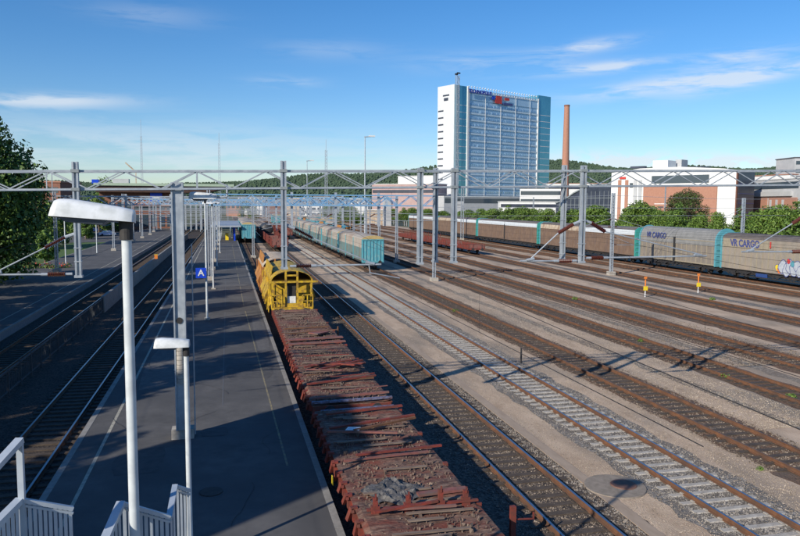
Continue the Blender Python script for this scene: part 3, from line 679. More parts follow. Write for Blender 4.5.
# long brown train: paired sliding-wall wagons
def slidewall(y0, y1, style, label, text=True, x=60.8, halves=1):
    Ln = y1-y0; yc = (y0+y1)/2; h = Ln/2
    t = empty('sliding_wall_wagon', (x, yc, 0), 0, label, 'freight wagon', 'sliding-wall wagons of the long brown train')
    side = {'beige': 'beige_side', 'taupe': 'taupe_side', 'brown': 'brown'}[style]; rib = {'beige': 'ribcream', 'taupe': 'ribcream', 'brown': 'brown'}[style]
    b = MB(); b.box(-1.3, 1.3, -h, h, .75, 1.1); b.box(-1.45, 1.45, -h, h, 1.1, 1.2); b.build('chassis', M['dark'], t)
    fr = MB()
    for k in range(int(Ln/2.5)): fr.bar((-1.42, -h+1.2+k*2.5, .62), (-1.42, -h+2.4+k*2.5, 1.08), .07, .1); fr.bar((-1.42, -h+2.4+k*2.5, 1.08), (-1.42, -h+3.6+k*2.5, .62), .07, .1)
    fr.box(-1.45, -1.39, -h+3, h-3, .55, .66); fr.build('underframe_truss', M['dark'], t)
    b = MB(); b.box(-1.5, 1.5, -h+.05, h-.05, 1.2, 3.75 if style != 'taupe' else 3.25); b.build('side_wall', M[side], t)
    hh = (Ln-.3)/halves
    if style == 'taupe':
        arc = [(1.56,3.2)]+[(1.56*math.copysign(abs(math.cos(a))**.75, math.cos(a)), 3.22+1.75*math.sin(a)**.85) for a in [math.pi*i/16 for i in range(1,16)]]+[(-1.56,3.2)]
    else: arc = [(1.56,3.72),(1.5,4.35),(.9,4.68),(-.9,4.68),(-1.5,4.35),(-1.56,3.72)] if style == 'brown' else [(1.56,4.22),(1.35,4.5),(.8,4.7),(-.8,4.7),(-1.35,4.5),(-1.56,4.22)]
    for k in range(halves):
        a = -h+.15+k*hh; b = MB(); b.prism(arc, a+.06, a+hh-.06); b.build('roof', M['grey_tarp' if style == 'taupe' else 'brown_roof'], t)
        if style == 'beige':
            MB().box(-1.53, 1.53, a+.05, a+hh-.05, 3.745, 4.22).build('upper_panel', M['beige_side'], t)
        if style == 'brown':
            b = MB()
            for s in (-1, 1): b.add([(s*1.57,a+.08,3.74),(s*1.57,a+hh-.08,3.74),(s*1.512,a+hh-.08,4.37),(s*1.512,a+.08,4.37)], [(0,1,2,3) if s < 0 else (3,2,1,0)]); 
            b.build('upper_panel', M['beige_side' if style == 'beige' else random.choice(('stripe','stripe','cream'))], t)
        n = int(hh/(1.05 if style == 'taupe' else .9))
        b = MB()
        for i in range(n):
            y = a+hh*(i+.5)/n
            for s in (-1, 1): b.box(min(s*1.5, s*1.54), max(s*1.5, s*1.54), y-.045, y+.045, 1.22, 3.7 if style != 'taupe' else 3.2)
        b.build('side_ribs', M[rib], t)
    b = MB(); b.box(-1.56, 1.56, -h+.05, h-.05, 1.18, 1.30); b.box(-1.565, 1.565, -h+.05, h-.05, 3.66, 3.745); b.build('side_rail', M['ribcream' if style == 'taupe' else side], t)
    for s in (-1, 1):
        yy = s*(h-.0); b = MB(); prof = [(1.6,1.1)]+[(1.6*math.cos(a), 3.7+1.38*math.sin(a)) for a in [math.pi*i/12 for i in range(0,13)]]+[(-1.6,1.1)]
        if style != 'taupe': prof = [(1.6,1.1),(1.6,3.75),(1.52,4.4),(.9,4.74),(-.9,4.74),(-1.52,4.4),(-1.6,3.75),(-1.6,1.1)]
        b.prism(prof, yy-.12, yy+.12); b.build('end_wall', M['turq' if style != 'brown' or s > 0 else 'tealpost'], t)
        b = MB()
        for z in (1.6, 2.2, 2.8, 3.4): b.box(-1.5, 1.5, min(yy+s*.12, yy+s*.2), max(yy+s*.12, yy+s*.2), z, z+.12)
        b.build('end_beams', M['turq'], t)
    if halves == 2:
        b = MB(); b.box(-1.6, -1.52, -.22, .22, 1.0, 3.9); b.build('centre_post', M['dark'], t)
    for hm in range(2):
        b = MB(); y = (-h+2, h-2.6)[hm]; b.box(-1.5, -1.38, y, y+.6, .55, .9); b.build('tool_box', M['dark'], t)
    wheels(t, (-h+1.9, -h+3.7, h-3.7, h-1.9)); buffers(t, -h, h); t.scale = (1, 1, 1.2)
    return t
V = slidewall(52.0, 77.2, 'beige', 'beige slab-sided wagon with dark blue lettering and graffiti at the right edge of the photo')
b = MB(); b.box(-1.60, -1.57, 4.6, 12.2, 3.34, 4.14); b.build('name_board', M['ribcream'], V)
text_mesh('VR CARGO', 'lettering', .98, M['logoblue'], V, (-1.61, 8.4, 3.74), (R(90), 0, R(-90)), bold=.03, shear=-.1)
g = empty('g', (0,0,0)); bpy.data.objects.remove(g)
rn = random.Random(2)
for k, (yy, zz, rr, mk) in enumerate([(.6,1.75,.32,'signyellow'),(.3,1.55,.3,'orange'),(-.15,1.9,.55,'graffiti'),(-.75,1.65,.5,'graffiti'),(-1.2,2.0,.55,'graffiti'),(-1.0,2.45,.22,'red'),(-1.8,1.7,.55,'graffiti'),(-2.2,2.1,.45,'graffiti'),(-1.6,2.25,.25,'turq'),(-2.6,1.6,.4,'graffiti')]):
    yy += 2.5; b = MB(); n = 18; x = -1.56-.004*k
    ring = [(yy+rr*(1+.16*math.sin(3*a+k))*math.cos(a), zz+rr*1.05*(1+.12*math.cos(2*a+k))*math.sin(a)) for a in [2*math.pi*i/n for i in range(n)]]
    b.mi = 1; b.add([(x-.001, yy+(p-yy)*1.13, zz+(q-zz)*1.13) for p, q in ring], [tuple(range(n))]); b.mi = 0; b.add([(x-.003, p, q) for p, q in ring], [tuple(range(n))])
    b.build('graffiti', [M[mk], M['logoblue']], V)
b = MB(); b.box(-1.5, -1.44, 4.7, 6.5, .66, 1.0); b.build('blue_plate', M['carblue'], V)
b = MB(); b.box(-1.63, -1.58, 4.2, 4.35, 3.5, 4.1); b.build('end_marker', M['red'], V)
V2 = slidewall(78.3, 95.4, 'taupe', 'grey arched-roof wagon with cream ribs and faint blue lettering, next to the beige wagon', halves=2)
text_mesh('VR CARGO', 'lettering', .95, M['logoblue'], V2, (-1.60, 4.3, 3.95), (R(78), 0, R(-90)), bold=.015, shear=-.1)
slidewall(96.6, 130.5, 'brown', 'long brown ribbed wagon with a white upper band, behind the drop posts in mid yard', halves=2)
slidewall(131.8, 166.5, 'brown', 'brown two-part wagon with pale upper panels below the middle of the glass tower', halves=2)
slidewall(167.8, 201, 'brown', 'brown wagon half hidden behind the low red open wagons', halves=2)
slidewall(202.2, 236, 'brown', 'last brown wagon at the far left end of the long train', halves=2)

# low red open wagons
def low_wagon(Ln, label, stakes=True):
    t = empty('stake_wagon', (0,0,0), 0, label, 'open wagon', 'low red open wagons'); h = Ln/2
    b = MB(); b.box(-1.35, 1.35, -h, h, .95, 1.25); b.build('chassis', M['redoxide'], t)
    for s in (-1, 1):
        n = 4
        for i in range(n):
            y0 = -h+Ln*i/n+.06; y1 = -h+Ln*(i+1)/n-.06; b = MB(); b.box(min(s*1.4, s*1.46), max(s*1.4, s*1.46), y0, y1, 1.15, 1.8); b.build('side_board', M['redoxide'], t)
        b = MB(); b.box(-1.4, 1.4, min(s*h, s*h-s*.07), max(s*h, s*h-s*.07), 1.2, 1.9); b.box(-.9, -.75, s*h-.1, s*h+.1, 1.0, 1.95); b.box(.75, .9, s*h-.1, s*h+.1, 1.0, 1.95); b.build('end_board', M['palered'], t)
        for i in range(n*2+1):
            y = -h+.05+(Ln-.1)*i/(2*n); b = MB(); b.box(s*1.5-.05, s*1.5+.05, y-.05, y+.05, 1.0, 2.7 if stakes else 2.0); b.build('stake', M['redoxide'], t)
    wheels(t, (-h+2, h-2)); buffers(t, -h, h); return t
lw = low_wagon(12.6, 'low red open wagon nearest the camera, its end facing the viewer beneath the glass tower', False); lw.location = (42.8, 127, 0)
copy_tree(lw, (42.8, 140.8, 0), label='second low red open wagon, standing behind the pair of square drop posts')
lw2 = low_wagon(12.6, 'third low red open wagon with tall upright stakes, left of the lattice mast'); lw2.location = (42.8, 154.6, 0)
copy_tree(lw2, (42.8, 168.4, 0), label='last low red open wagon with tall upright stakes, furthest left of its row')

# far trains that fill the yard: copies of the above on their tracks
def tank(label):
    t = empty('tank_wagon', (0,0,0), 0, label, 'tank wagon', 'tank wagons far down the yard')
    MB().box(-1.2, 1.2, -6, 6, 1.0, 1.25).build('chassis', M['dark'], t)
    b = MB(); b.tube((0,-5.6,2.7), (0,5.6,2.7), 1.4, n=20); b.tube((0,-5.6,2.7), (0,-6,2.7), 1.4, .8, n=20); b.tube((0,5.6,2.7), (0,6,2.7), 1.4, .8, n=20); b.build('tank', M['blacktank'], t, smooth=True)
    b = MB(); b.tube((0,0,4.0), (0,0,4.4), .35, n=12); b.build('dome', M['blacktank'], t); wheels(t, (-4, 4)); buffers(t, -6, 6); return t
far = low_wagon(12.6, 'rusty red open wagon with stakes, first in line behind the yellow hoppers'); far.location = (9.3, 141, 0); far['group'] = 'rusty red wagons left of the turquoise line'
copy_tree(far, (9.3, 155, 0), label='second rusty red open wagon behind the yellow hoppers')
copy_tree(far, (9.3, 169, 0), label='third rusty red open wagon behind the yellow hoppers')
tk = tank('black tank wagon above the rusty red wagons left of the centre'); tk.location = (9.3, 183, 0)
copy_tree(far, (9.3, 197, 0), label='fourth rusty red open wagon, beyond the black tank wagon')
cb = covered(14.0, 'bright blue-turquoise box wagon nearest the end of the island platform', 'turq', 'blue box wagons near the platform end')
for ch in cb.children:
    if ch.name.startswith(('lower_side', 'upper_side')):
        ch.data = ch.data.copy(); ch.data.materials[0] = M['turq']
cb.location = (4.5, 172, 0)
for i, l in enumerate(['second blue box wagon beyond the end of the island platform', 'third blue box wagon beyond the end of the island platform', 'fourth and furthest blue box wagon beyond the island platform']):
    copy_tree(cb, (4.5, 187+15*i, 0), label=l)
far2 = ['red wagon on the track left of the turquoise line, nearest one', 'red wagon on the track left of the turquoise line, second one', 'red wagon on the track left of the turquoise line, third one', 'red wagon on the track left of the turquoise line, furthest one']
for i, l in enumerate(far2): copy_tree(far, (14.35, 190+14*i, 0), label=l)
# blue and orange wagons beyond, right of the turquoise line
names = [(25.8, 178, 'light blue box wagon just above the turquoise line, nearest of its row'), (25.8, 208, 'light blue box wagon behind the orange one, second of its row'), (25.8, 223, 'light blue box wagon, third of its row'), (25.8, 253, 'light blue box wagon, furthest of its row'),
         (31.2, 230, 'pale blue box wagon on the next track beyond, near one'), (31.2, 262, 'pale blue box wagon on the next track beyond, far one'), (36.5, 300, 'small blue box wagon near the end of the yard'), (19.1, 300, 'blue box wagon far beyond the turquoise line')]
for x, y, l in names: copy_tree(cb, (x, y, 0), label=l)
ow = hopper(0, 12, 'orange-brown hopper wagon with a turquoise hood above the turquoise line', 'yellow_rust', 'turq'); ow.location = (25.8, 162.5, 0); ow['group'] = 'orange hopper wagons above the turquoise line'
copy_tree(ow, (25.8, 193.5, 0), label='small orange hopper wagon between the light blue box wagons'); copy_tree(ow, (25.8, 238, 0), label='orange hopper wagon deep in the row of light blue wagons')
copy_tree(tk, (31.2, 215, 0), label='dark tank wagon between the pale roofs above the turquoise line', group='tank wagons far down the yard')
copy_tree(tk, (4.5, 240, 0), label='dark tank wagon far beyond the island platform')

# ------------------------------------------------------------------ catenary structures
def insulator(p0, p1, parent, r_=.085):
    p0 = Vector(p0); p1 = Vector(p1); n = max(5, int((p1-p0).length/.055)); b = MB(); b.tube(p0, p1, r_*.45, n=8)
    for i in range(n):
        a = p0.lerp(p1, (i+.25)/n); c = p0.lerp(p1, (i+.75)/n); b.tube(a, c, r_, r_*.7, n=10)
    return b.build('insulator', M['insul'], parent)
def cantilever(t, x, d, reach, y, zl, zu, zc=None, drop=True):
    """hinged bracket arm of a drop post: lower tube, upper strut, insulators, steady arm"""
    b = MB(); zl2 = zl+.02
    b.tube((x+d*1.0, y, zl), (x+d*reach, y, zl2), .035, n=8); b.tube((x+d*.2, y, zl), (x+d*.42, y, zl), .05, n=8); b.tube((x+d*.95, y, zl), (x+d*1.15, y, zl), .055, n=8)
    ux, uz = x+d*1.0, zu-.42
    lx = x+d*(reach-.45)
    b.tube((ux, y, uz), (lx, y, zl+.12), .026, n=8)
    b.tube((lx-.12*d, y, zl+.1), (lx+.2*d, y, zl+.04), .06, n=8)
    b.tube((x+d*.05, y, zu+.04), (x+d*.38, y, zu-.08), .06, n=8)
    if drop:
        b.tube((lx, y, zl), (lx+d*.05, y, zl-.3), .02, n=6); b.tube((lx+d*.02, y, zl-.28), (lx+d*1.15, y, zl-.5), .022, n=6)
    o = b.build('cantilever_arm', M['galv'], t)
    insulator((x+d*.42, y, zl), (x+d*.95, y, zl), o); insulator((x+d*.38, y, zu-.08), (ux, y, uz), o)
def box_truss(t, x0, x1, y0, y1, zf, dz, mt, half, ch=.09, dg=.05):
    for y in (y0, y1):
        for k, nm in ((0, 'bottom_chord'), (1, 'top_chord')):
            b = MB(); b.bar((x0, y, zf(x0)+k*dz), (x1, y, zf(x1)+k*dz), ch, ch); b.build(nm, M[mt], t)
        b = MB(); x = x0; k = 0
        while x < x1-half*.5:
            xn = min(x+half, x1)
            b.bar((x, y, zf(x)+k*dz), (xn, y, zf(xn)+(1-k)*dz), dg, dg)
            if k == 0: b.bar((xn, y, zf(xn)), (xn, y, zf(xn)+dz), dg*.8, dg*.8) if int(x*7) % 3 == 0 else None
            x = xn; k = 1-k
        b.build('lattice', M[mt], t)
    b = MB(); x = x0; k = 0
    while x < x1-half*.5:
        xn = min(x+half*1.0, x1)
        for q in (0, 1): b.bar((x, (y0, y1)[k], zf(x)+q*dz), (xn, (y1, y0)[k], zf(xn)+q*dz), dg*.7, dg*.7)
        x = xn; k = 1-k
    b.build('cross_bracing', M[mt], t)

GY = 26.0
gt = empty('catenary_gantry', (0, GY, 0), 0, 'nearest grey catenary gantry spanning the whole photo, with square drop posts hanging down', 'gantry')
_a = atY(50, 189.5, 25.7); _b = atY(700, 185.5, 25.7)
zf = lambda x: _a.z+(_b.z-_a.z)*(x-_a.x)/(_b.x-_a.x)
box_truss(gt, -14, 42, -.3, .45, zf, .60, 'galv', 1.18, .066, .036)
b = MB()                                  # big perforated mast
b.box(-1.88, -1.83, -.24, .2, .95, 9.62); b.box(-1.53, -1.48, -.24, .2, .95, 9.62); b.box(-1.84, -1.52, -.17, -.13, .95, 9.62)
b.build('mast', M['galv'], gt)
b = MB(); b.box(-2.05, -1.29, -.1, .42, .6, .95); b.build('foot', M['concrete'], gt)
b = MB(); b.box(40.2, 40.6, 0, .3, 0, 10.3); b.build('mast', M['galv'], gt); b = MB(); b.box(-13, -12.6, 0, .3, .0, 10.1); b.build('mast', M['galv'], gt)
# counterweights beside the mast
b = MB(); q = atY(181, 378, 26.0)
for i in range(9): b.tube((q.x, -.12, 2.65+i*.165), (q.x, -.12, 2.80+i*.165), .16, n=16)
b.build('counterweight', M['concrete'], gt, smooth=True)
b = MB(); b.tube((q.x, -.12, 4.1), (q.x, -.12, 9.3), .015, n=5); b.tube((q.x-.12, -.05, 1.0), (q.x-.12, -.05, 7.2), .02, n=5); b.tube((-1.25, .1, .7), (-1.25, .1, 7.5), .022, n=6); b.build('guide_rod', M['galv'], gt)
b = MB(); b.tube((q.x, -.2, 4.85), (q.x, -.04, 4.85), .11, n=16); b.build('pulley', M['dark'], gt)
drops = [(a_, atY(a_, b_, GY-.3).z, c_) for a_, b_, c_ in ((79, 162, 6.45), (283, 161, 6.62), (417.5, 168, 6.72), (439, 167, 6.72), (451, 168, 6.75), (569, 164, 6.72), (578, 165.5, 6.68), (806, 165, 6.9))]
DX = {}
for (px, zt, zb) in drops:
    x = atY(px, 215, GY).x; DX[px] = x
    yo = .5 if px in (439, 569) else -.36
    wd = .08 if px in (569, 439) else .095
    b = MB(); b.box(x-wd, x-wd+.06, yo-.10, yo+.09, zb, zt); b.box(x+wd-.06, x+wd, yo-.10, yo+.09, zb, zt); b.box(x-wd+.03, x+wd-.03, yo-.02, yo+.02, zb, zt); b.box(x-wd-.03, x+wd+.03, yo-.12, yo+.12, zb-.02, zb+.06)
    for z in (6.95, 7.4, 8.3): b.box(x-wd-.02, x+wd+.02, yo-.11, yo+.11, z, z+.03)
    b.build('drop_post', M['galv'], gt)
    for z in (zf(x), zf(x)+.60):
        b = MB(); b.box(x-wd-.03, x+wd+.03, yo-.13, yo+.13, z-.05, z+.05); b.build('clamp', M['fencegrey'], gt)
cantilever(gt, DX[79], -1, 2.9, -.36, 6.55, 7.85)
cantilever(gt, DX[283], 1, 3.5, -.36, 6.70, 8.12)
cantilever(gt, DX[578], -1, 2.55, -.36, 6.75, 8.25, drop=False)
cantilever(gt, DX[578], 1, 5.6, -.36, 6.85, 8.30, drop=False)
cantilever(gt, DX[806], -1, 3.4, -.36, 7.0, 8.6, drop=False)

def far_gantry(Y, x0, x1, zb, dz, mt, label, masts, half=1.5, arms=(), dropx=()):
    t = empty('catenary_gantry', (0, Y, 0), 0, label, 'gantry', 'catenary gantries down the yard')
    box_truss(t, x0, x1, -.4, .4, lambda x: zb, dz, mt, half, .13, .075)
    for (x, z0) in masts:
        b = MB()
        for sx in (-.13, .13): b.box(x+sx-.055, x+sx+.055, -.15, .15, z0+.3, zb+dz+.5)
        for k in range(int((zb+dz-z0)/.6)):
            z = z0+.5+k*.6; b.bar((x-.13, 0, z), (x+.13, 0, z+.3), .05); b.bar((x+.13, 0, z+.3), (x-.13, 0, z+.6), .05)
        b.build('mast', M['galv_far'], t)
        MB().box(x-.42, x+.42, -.42, .42, -.05, z0+.42).build('foot', M['concrete'], t)
    for x in dropx: MB().box(x-.13, x+.13, -.1, .1, 6.4, zb+dz+.3).build('drop_post', M['galv_far'], t)
    for (x, d, rch) in arms: cantilever(t, x, d, rch, 0, 6.6, 7.9)
    for zz in (zb-.9, zb-1.7):
        b = MB(); b.tube((x0, 0, zz), (x1, 0, zz), .03, n=5); b.build('span_wire', M['galv_far'], t)
    for x in dropx:
        b = MB(); b.tube((x, 0, zb-1.9), (x-2.6, 0, zb-.9), .035, n=5); b.tube((x, 0, zb-2.0), (x-2.8, 0, zb-2.1), .035, n=5); b.build('bracket_arm', M['galv_far'], t)
    return t
far_gantry(80.6, -2.0, 23.4, 8.75, 1.15, 'bluesteel', 'blue lattice gantry ending at the mast with a concrete foot in mid yard', [(-2.0, .6), (23.35, 0)], dropx=(6.9, 11.8, 16.7), arms=((6.9, -1, 2.6), (11.8, -1, 2.6), (16.7, -1, 2.6)))
far_gantry(107, -2.1, 25.0, 8.7, 1.15, 'bluesteel', 'second blue lattice gantry beyond the yellow hopper wagons', [(-2.1, .6), (25.0, 0)], dropx=(6.9, 16.7))
far_gantry(134, -19.5, 25.4, 8.6, 1.15, 'galv_far', 'grey lattice gantry above the middle of the turquoise-ended wagons', [(-19.5, .6), (-2.2, .6), (25.4, 0)], dropx=(6.9, 16.7, -9.5))
far_gantry(165, -20, 25.8, 8.6, 1.2, 'bluesteel', 'blue lattice gantry above the far half of the turquoise-ended wagons', [(-20, .6), (-2.3, .6), (25.8, 0)], dropx=(6.9, 16.7, -9.5))
far_gantry(200, -20, 39, 8.6, 1.2, 'galv_far', 'grey lattice gantry beyond the last turquoise-ended wagon', [(-20, .6), (-2.4, .6), (22, 0), (39, 0)], dropx=(6.9, 30))
far_gantry(240, -22, 40, 8.6, 1.3, 'bluesteel', 'distant blue lattice gantry just before the station roof', [(-22, 0), (-2.5, 0), (22, 0), (40, 0)], dropx=(10, 30))
far_gantry(93, -20, 5, 8.7, 1.0, 'galv_far', 'grey lattice gantry over the left tracks near the parked cars', [(-20, .6), (-2.05, .6)], dropx=(-6.8, -12), arms=((-12, -1, 2.2),))
far_gantry(121, 4, 25.2, 8.6, 1.1, 'galv_far', 'grey lattice gantry behind the second blue one', [(25.2, 0), (4, 0)], dropx=(11.8,), arms=((11.8, 1, 2.6),))
far_gantry(149, -19.8, 25.6, 9.2, 1.0, 'galv_far', 'grey lattice gantry slightly higher than its blue neighbours', [(-19.8, .6), (-2.2, .6), (25.6, 0)], dropx=(6.9, 16.7))
far_gantry(182, -20, 26, 8.5, 1.3, 'bluesteel', 'broad blue lattice gantry over the rusty red wagons', [(-20, .6), (26, 0), (11.8, 0)], dropx=(6.9, 20))
far_gantry(220, -21, 40, 8.9, 1.2, 'bluesteel', 'blue lattice gantry beyond the end of the island platform', [(-21, .6), (12, 0), (30, 0), (40, 0)], dropx=(6.9, 20))
far_gantry(265, -22, 50, 9, 1.4, 'bluesteel', 'distant blue lattice gantry just behind the station roof line', [(-22, 0), (5, 0), (34, 0), (50, 0)], dropx=(10, 40))
far_gantry(290, -22, 60, 8.6, 1.4, 'galv_far', 'very distant grey lattice gantry at the throat of the yard', [(-22, 0), (0, 0), (28, 0), (60, 0)], dropx=(10, 40))

# single masts with span wires on the right
def mast(x, y, h, label, arms=(), w_=.34, z0=0):
    t = empty('catenary_mast', (x, y, z0), 0, label, 'mast')
    b = MB(); b.box(-w_/2, -w_/2+.12, -.13, .13, .3, h); b.box(w_/2-.12, w_/2, -.13, .13, .3, h)
    k = .5
    while k < h-.6: b.bar((-w_/2, -.11, k), (w_/2, -.11, k+.35), .045); b.bar((w_/2, -.11, k+.35), (-w_/2, -.11, k+.7), .045); b.bar((-w_/2, .11, k), (w_/2, .11, k+.7), .045); k += .7
    b.build('pole', M['galv'], t); MB().box(-.42, .42, -.42, .42, -.05, .48).build('foot', M['concrete'], t)
    for (d, z, ln) in arms:
        b = MB(); b.tube((d*.1, 0, z), (d*ln, 0, z-.1), .035, n=6); b.tube((d*.1, 0, z+1.1), (d*(ln-.3), 0, z), .025, n=6); o = b.build('cantilever_arm', M['galv'], t)
        insulator((d*.2, 0, z), (d*.65, 0, z), o, .07); insulator((d*.2, 0, z+1.03), (d*.6, 0, z+.85), o, .07)
    return t
p = onG(611, 275); mast(p.x, p.y, 10.5, 'tall lattice mast on a block foot, just before the arched grey wagon', ((-1, 6.2, 4.6), (1, 6.2, 4.8), (1, 3.9, 3.2)), .42)
p = atX(744, 198, 66.5); mast(66.5, p.y, p.z, 'grey mast rising behind the lettered beige wagon', ((-1, 7.5, 3.0),), .42)
p = onG(396.5, 233.5); mast(p.x, p.y, 11.5, 'slim pale mast with a block foot, left of the low red open wagons', (), .3)
p = onG(462, 240); mast(p.x, p.y, 13, 'lattice mast rising in front of the glass tower, behind the low red wagons', ((1, 7, 5),), .8)
p = onG(533, 228); mast(p.x, p.y, 12, 'distant mast before the middle of the tree row under the glass tower', ((-1, 7, 5),), .5)
p = onG(664, 232); mast(p.x, p.y, 15.5, 'thin far mast in front of the brick hall wall', (), .35)
p = onG(560, 226); mast(p.x, p.y, 13, 'far mast immediately left of the brick chimney', (), .5)
# span wires between the two concrete-footed masts and past them
t = empty('span_wire', (0, 0, 0), 0, 'thin steel span wires strung between the concrete-footed masts', 'wires')
a = Vector((23.35, 80.6, 0)); c = Vector((onG(611, 275).x, onG(611, 275).y, 0)); e = Vector((92, 92, 0))
for z in (10.2, 8.6, 7.6):
    for q0, q1 in ((a, c), (c, e)):
        b = MB(); prev = None
        for i in range(13):
            s = i/12; pt = q0.lerp(q1, s)+Vector((0, 0, z-(.5 if z > 10 else 0)*4*s*(1-s)*.6))
            if prev is not None: b.tube(prev, pt, .022, n=5, cap=False)
            prev = pt
        b.build('wire', M['galv_far'], t)
# overhead line of each electrified track
for (x, zc, lab) in ((4.5, 6.55, 'overhead line above the flat wagons'), (9.3, 6.05, 'overhead line above the first clear track'), (14.35, 6.3, 'overhead line above the concrete-sleepered track'), (-6.85, 6.2, 'overhead line above the track left of the island platform'), (-12.3, 6.2, 'overhead line above the leftmost track'), (25.8, 6.3, 'overhead line above the track past the wide sand strip'), (31.2, 6.3, 'overhead line above the second track past the wide sand strip'), (36.5, 6.3, 'overhead line above the track just before the marker posts'), (42.8, 6.3, 'overhead line above the low red open wagons'), (49.5, 6.3, 'overhead line above the track behind the marker posts'), (60.8, 6.9, 'overhead line above the long brown train')):
    t = empty('overhead_line', (x, 0, 0), 0, lab, 'overhead wire', 'overhead lines above the tracks')
    b = MB(); b.tube((0, 6, zc), (0, 300, zc), .0065, n=4); b.build('contact_wire', M['dark'], t)
    b = MB(); prev = None; hang = []
    ys = [-28+54*i for i in range(7)]
    for s0, s1 in zip(ys, ys[1:]):
        for i in range(13):
            s = i/12; y = s0+(s1-s0)*s; z = zc+1.35-3.4*s*(1-s); pt = (0, y, z)
            if prev is not None: b.tube(prev, pt, .0055, n=4, cap=False)
            prev = pt
            if i % 2 and y > 6: hang.append((y, z))
    b.build('messenger_wire', M['dark'], t)
    b = MB()
    for y, z in hang: b.tube((0, y, zc), (0, y, z), .003, n=3)
    b.build('hangers', M['dark'], t)['kind'] = 'stuff'

# ------------------------------------------------------------------ street lamps
def lamp_head(t, L_, W_, Hh, z, d=-1, mt='white'):
    """moulded luminaire: long shell with bevelled top over a lens, running along x from the pole"""
    b = MB(); n = 9
    secs = [(-.12, .80, .55), (-.11, .90, .68), (-.09, .95, .72), (.1, 1, .82), (.5, 1, .97), (.76, 1, 1.04), (.90, .97, 1.0), (.955, .93, .90), (.985, .88, .6), (1.0, .86, .2)]
    prof = [(-1,0), (-.98,.35), (-.86,.72), (-.6,.93), (-.2,1), (.2,1), (.6,.93), (.86,.72), (.98,.35), (1,0)]
    vs = [(d*s*L_, px*W_/2*sw, z+pz*Hh*sh) for s, sw, sh in secs for px, pz in prof]; m_ = len(prof); fs = []
    for i in range(len(secs)-1):
        for j in range(m_-1): a = i*m_+j; q = (a, a+1, a+m_+1, a+m_); fs.append(q if d < 0 else q[::-1])
    fs.append(tuple(range(m_)) if d < 0 else tuple(range(m_-1,-1,-1))); fs.append(tuple((len(secs)-1)*m_+k for k in range(m_-1,-1,-1)) if d < 0 else tuple((len(secs)-1)*m_+k for k in range(m_)))
    for i in range(len(secs)-1): q = (i*m_, (i+1)*m_, (i+1)*m_+m_-1, i*m_+m_-1); fs.append(q if d < 0 else q[::-1])
    b.add(vs, fs); hd = b.build('lamp_head', M[mt], t, smooth=True)
    b = MB(); b.box(min(d*-.11*L_, d*1.0*L_), max(d*-.11*L_, d*1.0*L_), -W_/2*1.03, W_/2*1.03, z-.018, z+.012) if False else None
    b = MB(); x0, x1 = d*.22*L_, d*.90*L_
    b.add([(x0,-W_*.42,z),(x1,-W_*.38,z),(x1,W_*.38,z),(x0,W_*.42,z),(x0+d*.08,-W_*.32,z-Hh*.27),(x1-d*.08,-W_*.3,z-Hh*.22),(x1-d*.08,W_*.3,z-Hh*.22),(x0+d*.08,W_*.32,z-Hh*.27)], [(0,1,2,3),(7,6,5,4),(0,4,5,1),(1,5,6,2),(2,6,7,3),(3,7,4,0)])
    b.build('lens', M['lens'], hd)
    return hd
M['lens'] = mat('lens', (.10,.12,.15), None, rough=.25)
def street_lamp(x, y, z0, zh, label, L_=.9, W_=.34, Hh=.22, pr0=.075, group=None, tilt=0, foot=False, arm=False):
    t = empty('street_lamp', (x, y, z0), 0, label, 'lamp', group); h = zh-z0
    b = MB(); b.tube((0,0,0), (0,0,h*.35), pr0*1.15, pr0, 16); b.tube((0,0,h*.35), (0,0,h-.12), pr0, pr0*.93, 16); b.build('pole', M['paintpole'], t, smooth=True)
    b = MB(); b.tube((0,0,h-.22), (0,0,h+.01), pr0*1.25, pr0*1.25, 16); b.build('collar', M['dark'], t)
    if foot: MB().box(-.2, .2, -.2, .2, -.02, .12).build('foot', M['concrete'], t)
    hd = lamp_head(t, L_, W_, Hh, h)
    if tilt: hd.rotation_euler = (0, tilt, 0); hd.location = (0, 0, h*(1-math.cos(tilt)))
    return t, hd
Y1 = 9.6; q = atY(126, 222, Y1); q0 = atY(134, 536, Y1)
t, hd = street_lamp(q.x, Y1, .6, q.z, 'tall white street lamp nearest the camera with a large moulded head at the left', .86, .42, .225, .066)
hd.data.transform(Matrix.Translation((0,0,-(q.z-.6)))); 
for ch in hd.children: ch.data.transform(Matrix.Translation((0,0,-(q.z-.6))))
hd.location = (0, 0, q.z-.6); hd.rotation_euler = (R(-4), R(4.5), R(2))
for c_ in t.children:
    if c_.name.startswith('pole'): c_.scale = (1, 1, 1)
Y2 = 16.6; q = atY(186, 346, Y2)
t, hd = street_lamp(q.x, Y2, .6, q.z, 'shorter white street lamp on the island platform in front of the big mast', .68, .36, .2, .06)
